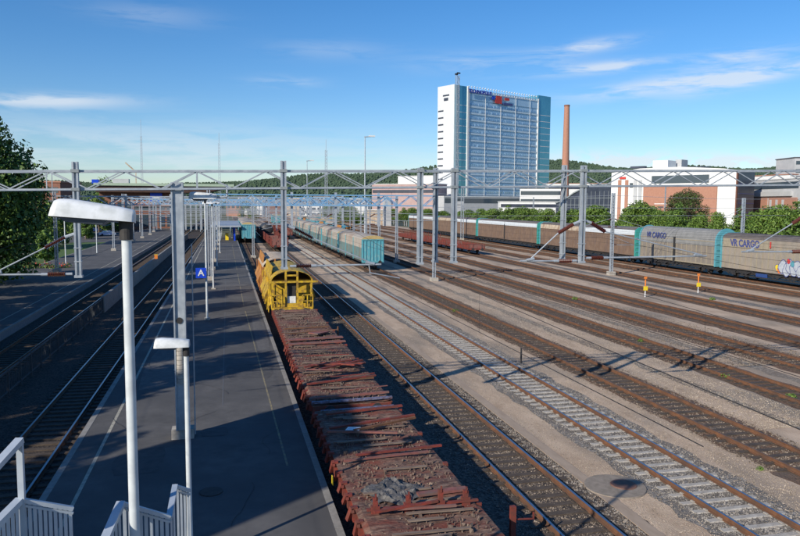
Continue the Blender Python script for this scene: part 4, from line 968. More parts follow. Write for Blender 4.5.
# lamps further down the island platform
for (px, py, Y, lab, wd) in ((205, 200, 53, 'platform lamp carrying the blue letter A sign', .6), (212, 204, 72, 'second slim lamp further down the island platform', .6), (216, 203, 98, 'third slim lamp further down the island platform', .6), (219, 203.5, 125, 'fourth, most distant slim lamp on the island platform', .6)):
    q = atY(px, py, Y); street_lamp(q.x, Y, .6, q.z, lab, .9, .4, .22, .07, group='slim lamps down the island platform', foot=True)
q = atY(214, 199, 26.2)
t = empty('mast_lamp', (q.x, 26.2, q.z), 0, 'white lamp head fixed beside the top of the big mast', 'lamp'); lamp_head(t, .85, .4, .24, 0)
b = MB(); b.tube((0,0,.05), (.45,0,.08), .04); b.tube((.45,0,.08), (.45,.1,.5), .035); b.build('bracket', M['galv'], t)
for (px, py, z0, top, lab) in ((66, 266, .6, 7.6, 'thin white lamp post on the left platform behind the big lamp head'), (97, 253, .6, 7.6, 'thin white lamp post by the grass edge of the left platform'), (140, 232, .6, 9, 'lamp post furthest down the left platform'), (156, 231, .6, 9, 'lamp post beside the station front on the left platform')):
    q = onG(px, py, .6); street_lamp(q.x, q.y, .6, top, lab, .8, .36, .2, .07, group='lamp posts on the left platform')
# high light masts in the yard
def light_mast(px, py, Y, label, r_=.28):
    q = atY(px, py, Y); t = empty('light_mast', (q.x, Y, 0), 0, label, 'light mast'); b = MB(); b.tube((0,0,0), (0,0,q.z), r_, r_*.45, 10); b.build('pole', M['galv_far'], t, smooth=True)
    b = MB(); b.tube((-.2,0,q.z), (2.2,0,q.z+.25), .16, n=8); b.build('arm', M['galv_far'], t)
    b = MB(); b.box(1.2, 3.0, -.5, .5, q.z+.1, q.z+.5); b.build('floodlight', M['white'], t)
light_mast(365, 137, 215, 'tall yard light mast with a single lamp head, against the sky left of the tower')
light_mast(307, 161, 320, 'distant pale light mast above the turquoise-ended wagons')
def lattice_tower(px, py, Y, label, w_=1.2, mt='galv_far', xspike=6):
    q = atY(px, py, Y); t = empty('lattice_mast', (q.x, Y, 0), 0, label, 'mast'); b = MB(); h = q.z
    for sx, sy in ((-1,-1),(1,-1),(1,1),(-1,1)): b.bar((sx*w_/2, sy*w_/2, 0), (sx*w_*.3, sy*w_*.3, h), w_*.1)
    k = 0; n = int(h/(w_*1.3))
    for i in range(n):
        z0, z1 = h*i/n, h*(i+1)/n; s = 1-.4*i/n
        b.bar((-w_/2*s, -w_/2*s, z0), (w_/2*s, -w_/2*s, z1), w_*.07); b.bar((w_/2*s, -w_/2*s, z0), (-w_/2*s, -w_/2*s, z1), w_*.07)
    b.build('lattice', M[mt], t); b = MB(); b.tube((0,0,h), (0,0,h+xspike), w_*.08, n=6); b.build('spike', M[mt], t)
lattice_tower(326, 150, 420, 'thin lattice mast against the hill right of the drop post over the hoppers', 1.6)
lattice_tower(141, 136, 420, 'tall needle-thin radio mast above the station roof at the left', 1.1, xspike=9)
lattice_tower(219, 143, 300, 'lattice signal mast above the island platform', 1.0, xspike=4)

# ------------------------------------------------------------------ platform signs and small things
q = atY(201, 273, 52.6); t = empty('platform_sign', (q.x, 52.6, q.z), 0, 'square blue platform sign with a white letter A', 'sign')
MB().box(-.36, .36, -.03, .03, -.36, .36).build('sign_board', M['signblue'], t); text_mesh('A', 'lettering', .62, M['white'], t, (0, -.045, 0), (R(90), 0, 0), bold=.012)
b = MB(); b.tube((.3,0,.2), (.6,.3,.2), .02, n=6); b.tube((.3,0,-.2), (.6,.3,-.2), .02, n=6); b.build('bracket', M['galv'], t)
q = onG(227, 240, .6); t = empty('sand_bin', (q.x, q.y, .6), 0, 'small yellow bin standing at the far end of the island platform', 'bin'); MB().box(-.35, .35, -.3, .3, 0, 1.5).build('body', M['signyellow'], t); MB().box(-.4, .4, -.35, .35, 1.5, 1.62).build('lid', M['cream'], t)
# dark step across the far platform and the shelter
q = onG(226, 239, .6); sheet('platform_joint', -5.2, 2.0, q.y+1, q.y+2.2, .606, mat('strip', (.08,.08,.085)))
t = empty('platform_canopy', (-.6, 178, .6), 0, 'low dark canopy with blue pillars over the end of the island platform', 'canopy')
MB().box(-3.2, 3.4, -14, 30, 3.1, 3.45).build('roof', M['galv_far'], t)
for yy in (-12, 0, 12, 24):
    for xx in (-1.2, 2.0): MB().box(xx-.18, xx+.18, yy-.18, yy+.18, 0, 3.1).build('pillar', M['signblue' if xx > 0 else 'galv_far'], t)
t = empty('ramp_rail', (0,0,0), 0, 'white sloping handrail at the end of the island platform', 'railing')
b = MB(); a = onG(232, 238, .6); c = onG(229, 226, .6); b.bar((a.x, a.y, 1.6), (c.x, c.y, 2.6), .25, .5); b.build('rail', M['bluewhite'], t)
for s in (0, .5, 1): MB().box(a.x+(c.x-a.x)*s-.06, a.x+(c.x-a.x)*s+.06, a.y+(c.y-a.y)*s-.06, a.y+(c.y-a.y)*s+.06, .6, 1.6+s).build('post', M['bluewhite'], t)
# marker posts
for px, py, lab in ((645, 297, 'left one of the two orange and yellow track marker posts'), (698, 293, 'right one of the two orange and yellow track marker posts, nearer the lettered wagon')):
    q = onG(px, py); t = empty('marker_post', (q.x, q.y, 0), 0, lab, 'marker post', 'track marker posts')
    b = MB(); b.tube((0,0,0), (0,0,.9), .05, n=8); b.build('post', M['white'], t); b = MB(); b.tube((0,0,.9), (0,0,2.0), .065, n=8); b.build('orange_tube', M['orange'], t)
    b = MB(); b.box(-.11, .11, -.08, .08, 1.8, 2.0); b.build('cap', M['orange'], t)
    b = MB(); b.box(-.20, .22, -.09, .0, .66, 1.06); b.build('yellow_plate', M['signyellow'], t)
# manhole with a wide concrete ring
q = onG(615, 487); t = empty('manhole', (q.x, q.y, 0), 0, 'round concrete manhole with a rusty off-centre lid beside the grey ballast track', 'manhole')
b = MB(); b.tube((0,0,-.02), (0,0,.05), .98, .95, 40); b.build('ring', M['concrete_old'] if 'concrete_old' in M else mat('concrete_old', (.21,.175,.135), (.30,.25,.20), 5, .9), t)
b = MB(); b.tube((.30,.0,.05), (.30,.0,.075), .42, .40, 30); b.build('lid', mat('lid', (.24,.12,.08), (.17,.09,.065), 6, .8), t)
# thin ground posts between the tracks
for px, py, h, lab, mk in ((321, 331, 1.25, 'thin brown stub post between the farthest flat wagon and the clear track', 'rust'), (338, 347, 1.3, 'second thin brown stub post beside the farthest flat wagon', 'rust'), (521, 363, .85, 'thin dark stub post standing by the concrete-sleepered track', 'dark')):
    q = onG(px, py); t = MB().tube((0,0,0), (0,0,h), .05, n=8).build('stub_post', M[mk]); t.location = (q.x, q.y, 0); tag(t, lab, 'post', 'stub posts beside the tracks')
q = atY(513, 506, 16.9); t = empty('buffer_post', (q.x, 16.9, 0), 0, 'rust-red upright post with a thin side bar at the bottom of the photo', 'post')
MB().box(-.07, .07, -.06, .06, 0, q.z).build('post', M['redoxide'], t); b = MB(); b.bar((.05, 0, q.z-.36), (.62, .05, q.z-.42), .035); b.bar((.6, .05, q.z-.42), (.6, .05, q.z-.24), .035); b.build('side_bar', M['redoxide'], t)
# low fence and concrete wall between the left tracks
t = empty('fence', (-10.0, 0, 0), 0, 'low dark metal fence between the two shaded left tracks', 'fence')
b = MB(); b.box(-.03, .03, 14, 62, 1.12, 1.2); b.build('top_rail', M['fencedark'], t); b = MB(); b.box(-.03, .03, 14, 62, .18, .24); b.build('bottom_rail', M['fencedark'], t)
for i in range(25): MB().box(-.05, .05, 14+i*2-.05, 14+i*2+.05, 0, 1.24).build('post', M['fencedark'], t)
b = MB()
for i in range(240): b.box(-.010, .010, 14+i*.2-.018, 14+i*.2+.0, .2, 1.12)
b.build('slat_panel', M['fencedark'], t)['kind'] = 'stuff'
t = empty('platform_wall', (-10.0, 0, 0), 0, 'low pale concrete wall continuing the fence between the left tracks', 'wall')
for i in range(16): MB().box(-.12, .12, 62+i*8+.04, 62+(i+1)*8-.04, 0, 1.35).build('wall_panel', M['kerb'], t)
q = onG(151, 253, 0); t = empty('grit_box', (-9.6, 103, 1.35), 0, 'small orange box on the pale wall between the left tracks', 'box'); MB().box(-.2, .2, -.2, .2, 0, .55).build('body', M['orange'], t); MB().box(-.22, .22, -.22, .22, .55, .6).build('lid', M['signyellow'], t)
# right boundary fence
t = empty('fence', (0, 0, 0), 0, 'pale wire boundary fence in front of the tree row, far right side of the yard', 'fence')
MB().box(71.95, 72.05, 90, 420, 1.75, 1.83).build('top_rail', M['fencegrey'], t)
for i in range(84): MB().box(71.9, 72.1, 90+i*4-.08, 90+i*4+.08, 0, 2.0).build('post', M['plaster_grey'], t)

# ------------------------------------------------------------------ stair railings at the lower left
def zx(px, py, Y): q = atY(px, py, Y); return q.x, q.z
def slat_panel(t, A, B, drop, n, th=.03):
    A = Vector(A); B = Vector(B); b = MB()
    for i in range(n):
        s0, s1 = (i+.06)/n, (i+.72)/n; p0 = A.lerp(B, s0); p1 = A.lerp(B, s1)
        b.add([p0, p1, p1-Vector((0,0,drop)), p0-Vector((0,0,drop)), p0+Vector((0,th,0)), p1+Vector((0,th,0)), p1+Vector((0,th,-drop)), p0+Vector((0,th,-drop))], [(0,3,2,1),(4,5,6,7),(0,1,5,4),(2,3,7,6),(1,2,6,5),(0,4,7,3)])
    b.build('slats', M['stairsheet'], t)
    b = MB(); b.bar(A+Vector((0,.0,-.04)), B+Vector((0,.0,-.04)), .03, .03); b.bar(A+Vector((0,.045,-drop*.9)), B+Vector((0,.045,-drop*.9)), .03, .05); b.build('slat_frame', M['stairsheet'], t)
def P3(px, py, Y): q = atY(px, py, Y); return (q.x, Y, q.z)
t = empty('stair_railing', (0,0,0), 0, 'left stair balustrade with a sloping handrail, square post and corrugated slats', 'stair railing')
b = MB(); b.bar(P3(-40, 506, 8.4), P3(20, 440, 9.5), .10, .07); b.build('handrail', M['stairsheet'], t)
b = MB(); a = P3(19.5, 440, 9.5); c = P3(19.5, 512, 9.5); b.box(a[0]-.035, a[0]+.035, 9.46, 9.54, 3.2, a[2]+.02); b.build('post', M['stairsheet'], t)
b = MB(); b.bar(P3(-40, 560, 8.4), P3(20, 500, 9.5), .10, .07); b.build('lower_rail', M['stairsheet'], t)
slat_panel(t, P3(-40, 564, 8.4), P3(19, 503, 9.45), 1.0, 12)
b = MB(); b.bar(P3(22, 500, 9.5), P3(73, 508.5, 9.7), .06, .05); b.build('top_rail', M['stairsheet'], t); slat_panel(t, P3(22, 502, 9.5), P3(73, 510, 9.7), 1.1, 10)
t = empty('stair_railing', (0,0,0), 0, 'right stair balustrade around the foot of the two nearest lamp poles', 'stair railing')
b = MB(); b.bar(P3(98, 556, 8.9), P3(121, 503, 9.9), .11, .07); b.build('handrail', M['stairsheet'], t)
b = MB(); b.bar(P3(121, 503, 9.9), P3(170, 517, 10.1), .06, .05); b.build('top_rail', M['stairsheet'], t)
slat_panel(t, P3(107, 536, 9.3), P3(121, 505, 9.9), 1.2, 4); slat_panel(t, P3(122, 505, 9.95), P3(170, 519, 10.1), 1.2, 9)
b = MB(); b.bar(P3(169, 519, 10.1), P3(175, 486, 11.1), .08, .06); b.bar(P3(175, 486, 11.1), P3(190, 490.5, 11.2), .06, .05); b.build('upper_rail', M['stairsheet'], t)
slat_panel(t, P3(170, 516, 10.15), P3(175, 489, 11.1), 1.4, 2); slat_panel(t, P3(176, 488, 11.15), P3(190, 492, 11.2), 1.4, 4)
t = empty('staircase', (0, 0, 0), 0, 'dark stair flight hidden below the corrugated balustrades at the lower left', 'stairs')
for i in range(14): MB().box(-3.0, -.9, 8.0+i*.3, 8.0+(i+1)*.3+.02, 3.7-i*.22, 3.74-i*.22).build('step', M['darkpanel'], t)

# ------------------------------------------------------------------ buildings in local frames
class Fac:
    """vertical facade plane from A to B (world xy); local x along it, local y away, z up"""
    def __init__(s, A, B):
        s.A = Vector((A.x, A.y, 0)); s.B = Vector((B.x, B.y, 0)); s.d = (s.B-s.A).normalized(); s.n = Vector((-s.d.y, s.d.x, 0)); s.rz = math.atan2(s.d.y, s.d.x); s.len = (s.B-s.A).length
    def uz(s, px, py):
        d = ray(px, py); t_ = (s.A-CAM).dot(s.n)/d.dot(s.n); p_ = CAM+d*t_; return (p_-s.A).dot(s.d), p_.z
def bld(fc, name, label, cat, group=None): return empty(name, fc.A, fc.rz, label, cat, group)
# glass office tower
A = atD(456, 100, 468); B = atD(551, 100, 527); fc = Fac(A, B); W = fc.len
t = bld(fc, 'office_tower', 'tall blue-white glass office tower standing alone beyond the yard', 'tower')
zt = fc.uz(470, 88)[1]; zc = fc.uz(457, 85)[1]; z539 = fc.uz(539, 96.5)[1]; z551 = fc.uz(551, 97)[1]
u0, u1, u2, u3 = 0, fc.uz(467.5, 100)[0], fc.uz(538.5, 100)[0], W
dep = 17
MB().box(u1, u2, .4, dep, 0, zt-2).build('core', M['tgrey'], t)
MB().box(.2, u1-.5, .0, dep, 0, zc).build('glass_corner', M['tg2'], t)
MB().box(u2+.2, u3, .2, dep, 0, z551).build('glass_corner', M['tg2'], t)
MB().box(-.4, .2, 1.2, dep+.3, 0, zc+.6).build('end_wall', mat('end_wall', (.58,.60,.61), (.64,.66,.67), .3, .7), t)
MB().box(u1-.5, u1+.9, -.6, .4, 0, zt+1).build('corner_fin', M['plaster'], t)
MB().box(u2-.6, u2+.2, -.4, .4, 0, zt-.5).build('corner_fin', M['plaster'], t)
fl = 4.45; nfl = int((zt-9)/fl); rn = random.Random(3)
for i in range(nfl):
    z = zt-9-fl*i-2.1
    if z < 2: break
    MB().box(u1+1.2, u2-.8, -.05, .38, z-1.35, z-.25).build('spandrel', M['tspan'], t) if i % 1 == 0 else None
    b = MB(); k = 0; u = u1+1.6
    while u < u2-2.2:
        b.box(u, u+1.7, .05, .39, z+.1, z+1.5) if rn.random() < .93 else None
        u += 1.95+(1.0 if k % 4 == 3 else 0); k += 1
    b.build('window_band', M['tg1'], t)
    for (a_, c_, y_) in ((.2, u1-.5, -.06), (u2+.2, u3, .14)): MB().box(a_, c_, y_, y_+.05, z-.9, z-.55).build('floor_line', M['plaster'], t)
b = MB(); u = u1+1.4
while u < u2-1: b.box(u, u+.12, -.5, -.3, 6, zt-2.2); u += 15
b.build('vertical_fins', M['plaster'], t)
b = MB(); b.box(u1+.9, u2-.6, .1, .38, zt-7.5, zt-2.6); b.build('top_glazing', M['tgrey'], t)
b = MB(); u = u1+1
while u < u2: b.box(u, u+.18, -.3, -.1, zt-2.5, zt+1.6); b.box(u-.8, u+.2, -.9, -.1, zt+.6, zt+.9); u += 2.6
b.box(u1, u2, -.3, -.12, zt-2.4, zt-2.1); b.build('roof_screen', M['plaster'], t)
b = MB(); b.box(u1, u2, 2, dep, zt-2, zt-.4); b.build('roof_parapet', M['tgrey'], t)
um = fc.uz(454, 90)[0]
b = MB(); b2 = -1.6
for (x_, y_) in ((-.6,-1.4),(1.6,-1.4),(-.6,-.2),(1.6,-.2)): b.bar((x_, y_, 0), (x_, y_, zc+6), .3)
k = 0
while k < zc+3: b.bar((-.6,-1.4,k), (1.6,-1.4,k+2), .18); b.bar((1.6,-1.4,k+2), (-.6,-1.4,k+4), .18); b.bar((-.6,-1.4,k+2), (1.6,-1.4,k+2), .16); k += 4
b.build('mast_frame', M['galv_far'], t); b = MB(); b.box(-2.0, .2, -1.5, -.8, zc+6, zc+7); b.box(-.6, 2.2, -1.6, -1, zc+7, zc+7.8); b.build('antenna', M['dark'], t)
for i in range(15):
    z = zc-16-4.5*i
    if z < 8: break
    MB().box(-.55, -.38, 11.5, 16.6, z, z+.9).build('slot_window', M['darkpanel'], t)
u, z = fc.uz(479, 92.5); text_mesh('TECHNOPOLIS', 'sign_lettering', 3.3, M['logoblue2'] if 'logoblue2' in M else mat('logoblue2', (.01,.03,.35), rough=.5), t, (u, -1.3, z), (R(90), 0, 0), ext=.15, bold=.05)
for (px, py, w_, h_, mk) in ((492.5, 98, 2.6, 2.4, 'signblue'), (498, 98, 5.5, 2.3, 'red'), (497.5, 101.7, 6.5, 2.8, 'red'), (506, 99.5, 4.5, 1.8, 'red'), (507, 104.6, 9.0, 1.5, 'logoblue')):
    u, z = fc.uz(px, py); b = MB(); b.box(u-w_/2, u+w_/2, -1.1, -.9, z-h_/2, z+h_/2); b.build('sign_panel', M[mk], t)
b = MB(); b.box(-.65, -.45, 6, 12, zc-6.2, zc-5.3); b.box(-.65, -.45, 7, 11, zc-9.2, zc-7.4); b.build('end_wall_lettering', M['darkpanel'], t)
# low glazed wing and neighbouring buildings left of the tower foot
def simple_block(pA, pB, DA, DB, ytop, label, wallm, roofm, cat='building', dep=15, bands=(), wins=0, name='building', over=.3):
    fc = Fac(atD(pA, ytop, DA), atD(pB, ytop, DB)); t = bld(fc, name, label, cat); z = fc.uz(pA, ytop)[1]; W = fc.len
    MB().box(0, W, 0, dep, -.5, z-.35).build('wall', M[wallm], t); MB().box(-over, W+over, -over, dep+over, z-.35, z).build('roof', M[roofm], t)
    for (y0_, y1_, mk) in bands:
        z1 = fc.uz(pA, y0_)[1]; z0 = fc.uz(pA, y1_)[1]; MB().box(.5, W-.5, -.12, .05, z0, z1).build('window_band', M[mk], t)
    for r_ in range(wins):
        zz = z-1.6-r_*3.4
        if zz < 2: break
        n = int(W/3)
        for i in range(min(n, 40)): 
            f = MB().box(i*W/n+.6, (i+1)*W/n-.6, -.06, .05, zz-1.5, zz).build('window', M['glass'], t)
    return fc, t, z
simple_block(372, 438, 470, 450, 184, 'long low pink and white building left of the glass tower foot', 'palepink' if 'palepink' in M else 'brick', 'plaster', bands=((190, 193, 'darkpanel'),))
simple_block(398, 441, 520, 500, 176, 'white low building with a dark roof unit next to the tower foot', 'plaster', 'plaster_grey', dep=18)
simple_block(444, 520, 440, 470, 196, 'grey glazed ground-floor wing under the glass tower', 'plaster_grey', 'plaster', bands=((198, 203, 'tower_glassx' if 0 else 'glass'),), dep=10)
simple_block(520, 566, 430, 425, 188, 'pale low building with dark windows between the tower and the chimney', 'plaster', 'roofdark', bands=((191, 195, 'glass'), (199, 203, 'glass')), dep=16)
simple_block(500, 560, 400, 400, 201, 'small white sheds behind the tree row below the tower', 'plaster', 'plaster_grey', dep=8, bands=((204, 207, 'darkpanel'),))
simple_block(548, 612, 520, 520, 183, 'pinkish building with a red roof edge behind the chimney', 'plaster', 'brick', dep=12, bands=((187, 189, 'darkpanel'),))
simple_block(366, 390, 320, 320, 209.5, 'small pale lorry-sized shed beside the concrete pier', 'cream', 'plaster', dep=6)
# pale concrete pier of the bridge
q = onG(385.5, 225); t = MB().box(-1.5, 1.5, -1.5, 1.5, 0, 12).build('concrete_pier', M['plaster_grey']); t.location = (atD(387,210,300).x, atD(387,210,300).y, 0); tag(t, 'pale square concrete pier standing left of the row of trees', 'pier')
q = atD(458, 212, 330); t = empty('pillar', (q.x, q.y, 0), 0, 'pale concrete pillar with a cap below the left side of the glass tower', 'pier'); MB().box(-1.3, 1.3, -1.3, 1.3, 0, 9).build('shaft', M['plaster_grey'], t); MB().box(-2, 2, -1.6, 1.6, 9, 10.5).build('cap', M['plaster_grey'], t)
# brick chimney
q = atD(567, 105, 400); t = empty('chimney', (q.x, q.y, 0), 0, 'tall tapered red brick chimney against the sky right of the tower', 'chimney')
b = MB(); b.tube((0,0,0), (0,0,q.z-.8), 2.5, 1.45, 28); b.build('shaft', M['brick'], t, smooth=True); b = MB(); b.tube((0,0,q.z-.8), (0,0,q.z), 1.6, 1.6, 28); b.build('crown', M['brick2'], t)
# dark glazed arched hall
fc = Fac(atD(556, 190, 330), atD(613, 190, 300)); t = bld(fc, 'glazed_hall', 'dark blue glazed hall with a stepped curved roof left of the white and brick hall', 'building')
ptsp = [(0, 0)]+[fc.uz(px, py) for px, py in ((556, 203), (566, 199), (574, 193), (584, 188), (596, 184.5), (613, 184))]; ptsp.append((ptsp[-1][0], 0))
b = MB(); n = len(ptsp); vs = [(u, 0, z) for u, z in ptsp]+[(u, 22, z) for u, z in ptsp]; b.add(vs, [tuple(range(n)), tuple(range(2*n-1, n-1, -1))]+[(i, n+i, n+(i+1) % n, (i+1) % n) for i in range(n)]); b.build('glass_front', M['darkpanel'], t)
b = MB()
for (u, z), (u2_, z2_) in zip(ptsp[1:-1], ptsp[2:-1]): b.bar((u, -.2, z), (u2_, -.2, z2_), .5, .5)
for zz in range(3, 18, 3): b.box(1, fc.len-.5, -.12, 0, zz, zz+.18) if zz < 15 else None
for i in range(1, 14): 
    uu = fc.len*i/14; b.box(uu, uu+.15, -.1, 0, 0, 9+6*min(1, i/9))
b.build('mullions', M['fencegrey'], t)
# white and brick hall
fc = Fac(atD(616, 180, 285), atD(736, 180, 252)); t = bld(fc, 'exhibition_hall', 'large white hall with a broad red brick wall panel right of the chimney', 'building')
zr = fc.uz(645, 170)[1]; zl = fc.uz(616, 172)[1]; zR = fc.uz(735, 170)[1]; Wd = fc.len
b = MB(); ps = [(-2, 0), (-2, fc.uz(612, 173)[1]), fc.uz(640, 168.5), fc.uz(680, 166.8), fc.uz(724, 168.5), (Wd, zR-.3), (Wd, 0)]; n = len(ps)
b.add([(u, 0, z) for u, z in ps]+[(u, 16, z) for u, z in ps], [tuple(range(n)), tuple(range(2*n-1, n-1, -1))]+[(i, n+i, n+(i+1) % n, (i+1) % n) for i in range(n)]); b.build('wall', M['plaster'], t)
def rect(px0, px1, py0, py1, name, mk, y0=-.15, y1=.05):
    ua, za = fc.uz(px0, py0); ub, zb = fc.uz(px1, py1); zb = max(zb, 0); return MB().box(ua, ub, y0, y1, min(za, zb), max(za, zb)).build(name, M[mk], t)
rect(644, 716, 187, 226, 'brick_wall', 'brick', -.5); rect(652, 709, 176, 182.5, 'ribbon_window', 'glass', -.2)
rect(655, 690, 203.5, 204.3, 'stripe', 'plaster', -.56, -.49); rect(659, 664, 206.5, 207.6, 'vent', 'darkpanel', -.56, -.49)
for a_ in (618.5, 625.5, 634, 639): rect(a_, a_+1.6, 180, 226, 'pilaster', 'brick' if a_ < 630 else 'plaster_grey', -.3)
rect(620, 626, 177, 179, 'sign_panel', 'red', -.4); rect(630, 633, 183, 187.5, 'window', 'glass', -.2)
ua, za = fc.uz(643, 164); ub, _ = fc.uz(658, 164); MB().box(ua, ub, 8, 15, 8, fc.uz(643, 162.5)[1]+1).build('roof_block', M['plaster'], t); MB().box(ua+5, ub+1.5, 16.5, 22, 8, fc.uz(643, 162.5)[1]+1.6).build('roof_block', M['plaster_grey'], t)
ua, za = fc.uz(662, 169.5); ub, zb = fc.uz(700, 173); MB().box(ua, ub, 3, 9, zb, za+.9).build('roof_unit', M['darkpanel'], t)
b = MB(); u_a, z_a = fc.uz(667, 171); u_b, _ = fc.uz(688, 171); b.box(u_a, u_b, 2.8, 3.0, z_a-.2, z_a+1.0); b.build('roof_sign', M['red'], t)
b = MB()
for i in range(9): b.box(-1.5+2*i+ua*0, -.9+2*i, 4, 4.4, zl-2, zl+4.6-i*.0) if 0 else None
ua, za = fc.uz(624, 168); ub, _ = fc.uz(638, 168); MB().box(ua, ub, 5, 7, za, za+.8).build('roof_rail', M['darkpanel'], t)
MB().box(Wd, Wd+.3, .2, 1.6, 0, zR-1).build('side_strip', M['brick2'], t); MB().box(Wd+.02, Wd+.35, 1.62, 16.3, 0, zR-.2).build('glass_end', M['darkpanel'], t)
for i in range(5): MB().box(Wd+.36, Wd+.46, 1.7, 16.2, 3+i*3.4, 3.25+i*3.4).build('glass_end_band', M['logoblue'], t)
# dark side and glazed link
fc = Fac(atD(737, 190, 262), atD(764, 190, 300)); t = bld(fc, 'glazed_link', 'dark blue curved glazed block between the white hall and the brick building', 'building')
b = MB(); n = 14; W2 = fc.len; zt2 = fc.uz(740, 184)[1]
ps = [(0, 0), (0, zt2)]+[(W2*.45+W2*.55*math.sin(a), zt2-4*(1-math.cos(a))) for a in [math.pi/2*i/8 for i in range(9)]]+[(W2, 0)]; n = len(ps)
b.add([(u, 0, z) for u, z in ps]+[(u, 12, z) for u, z in ps], [tuple(range(n)), tuple(range(2*n-1, n-1, -1))]+[(i, n+i, n+(i+1) % n, (i+1) % n) for i in range(n)]); b.build('wall', M['darkpanel'], t)
b = MB()
for zz in range(3, int(zt2)-1, 3): b.box(.3, W2*.9, -.1, 0, zz, zz+.15)
b.build('mullions', M['logoblue'], t)
fc, t, z = simple_block(741, 800, 285, 250, 180.5, 'red brick building with a grey upper storey and ribbon windows at the right', 'plaster_grey', 'plaster', bands=((184, 190, 'glass'),), dep=30)
W2 = fc.len
for (a_, b__) in ((.26, .50), (.54, .98)):
    z1 = fc.uz(760, 198)[1]; MB().box(W2*a_, W2*b__, -.6, .0, 0, z1).build('brick_wall', M['brick'], t)
MB().box(W2*.25, W2*.9, -.9, 0, fc.uz(760, 196)[1]-.2, fc.uz(760, 192)[1]).build('balcony', M['plaster_grey'], t)
for a_ in (.56, .66, .76): MB().box(W2*a_, W2*a_+1.2, -.7, -.55, 2, fc.uz(760, 200)[1]).build('window', M['plaster_grey'], t)
simple_block(738, 790, 330, 300, 176.5, 'low white rooftop plant rooms with reddish roof behind the brick building', 'plaster', 'brick', dep=20)
simple_block(712, 745, 330, 330, 173, 'small white penthouse behind the end of the white hall', 'plaster', 'plaster', dep=8)
simple_block(795, 815, 300, 300, 157, 'grey high-rise sliver cut by the right edge of the photo', 'plaster_grey', 'roofdark', dep=15, wins=4)
q = atD(797, 182, 285); t = empty('storage_tank', (q.x-2, q.y-6, 0), 0, 'dark round tank beside the rooftop at the right edge', 'tank'); b = MB(); b.tube((0,0,14), (0,0,q.z+2), 3, n=20); b.build('shell', M['darkpanel'], t); b = MB(); b.tube((0,0,0), (0,0,14), 2.2, n=12); b.build('base', M['plaster_grey'], t)
# town strip beyond the yard throat, each house a thing
town = [(238, 262, 600, 196, 'plaster', 'roofdark', 'long white low house far beyond the island platform'), (262, 280, 640, 198, 'brick2', 'roofdark', 'dark red house far beyond the hopper wagons'), (284, 312, 560, 197, 'cream', 'brick', 'cream house with a reddish roof beyond the turquoise-ended wagons'),
        (313, 342, 620, 196, 'plaster_grey', 'roofdark', 'grey long shed under the hill'), (342, 368, 580, 198, 'plaster', 'plaster_grey', 'white shed under the hill left of the tall light mast'), (226, 240, 520, 199, 'brick', 'roofdark', 'small brick house right of the station roof'),
        (300, 322, 460, 205, 'plaster', 'cream', 'small white depot building behind the light blue wagons')]
for (a_, b__, D, y_, wm_, rm_, lab) in town: simple_block(a_, b__, D, D, y_, lab, wm_, rm_, dep=14, wins=2)

# station at the far left
fc = Fac(atY(98, 190, 250), atY(238, 190, 250)); t = bld(fc, 'station_building', 'wide station building with a thin green-edged roof over brick at the far left', 'station')
z1 = fc.uz(150, 183.5)[1]; z0 = fc.uz(150, 186)[1]; zb = fc.uz(150, 192.5)[1]; ue = fc.uz(234, 184)[0]; ur = fc.uz(205, 190)[0]
MB().box(-1, ue, -2, 22, z0, z1).build('roof', M['greenroof'], t)
b = MB(); b.add([(-.5,-1.5,z0),(ue-1,-1.5,z0),(ur,-1,zb),(-.5,-1,zb),(-.5,20,z0),(ue-1,20,z0),(ur,18,zb),(-.5,18,zb)], [(0,3,2,1),(4,5,6,7),(3,7,6,2),(1,2,6,5),(0,4,7,3)]); b.build('fascia', M['brownfascia'], t)
u_a = fc.uz(134, 200)[0]; u_b = fc.uz(173, 200)[0]
MB().box(0, u_b, 2, 18, 0, zb-.02).build('wall', M['brick2'], t)
MB().box(u_a, u_b-.5, 1.2, 2.0, fc.uz(150, 206)[1], fc.uz(150, 202.5)[1]).build('brick_band', M['brick'], t)
for i in range(9): uu = i*u_b/9; MB().box(uu+.4, uu+u_b/9-.4, 1.9, 2.05, 1.2, 5.2).build('window', M['glass'], t)
for i in range(9): uu = i*u_b/9; MB().box(uu+.4, uu+u_b/9-.4, 1.9, 2.05, 6.6, 9.2).build('window', M['glass'], t)
for i in range(6): uu = u_b+2+i*(ur-u_b)/6; MB().box(uu-.25, uu+.25, 3, 3.5, 0, zb+.3).build('column', M['galv_far'], t)
u_, z_ = fc.uz(156, 197.5); b = MB(); b.box(u_-1.9, u_+1.9, .6, .9, z_-1.5, z_+1.5); s_ = b.build('sign_board', M['signblue'], t); MB().box(u_-1.2, u_+1.2, .5, .59, z_-.25, z_+.25).build('sign_bar', M['white'], t)
b = MB(); u_, z_ = fc.uz(118, 180); b.box(u_-2.5, u_+2.5, 6, 9, z1, z1+1.6); b.build('roof_unit', M['plaster_grey'], t); b = MB(); b.box(u_-9, u_-7, 6, 9, z1, z1+1.3); b.build('roof_unit', M['signblue'], t)
b = MB(); u_, _ = fc.uz(130, 170); b.bar((u_-2, 5, fc.uz(130,165)[1]+1), (u_+1.5, 5, fc.uz(130,172)[1]), .7, .4); b.bar((u_+1.2, 5, z1-.1), (u_+1.2, 5, fc.uz(130,172)[1]), .3); b.build('tilted_board', M['cream'], t)
simple_block(60, 100, 215, 225, 200, 'brown brick apartment block behind the huge left tree', 'brick2', 'roofdark', wins=3, dep=12)
simple_block(28, 60, 190, 190, 181, 'red roofed house seen between the big tree and the station', 'brick2', 'brick', wins=4, dep=12)
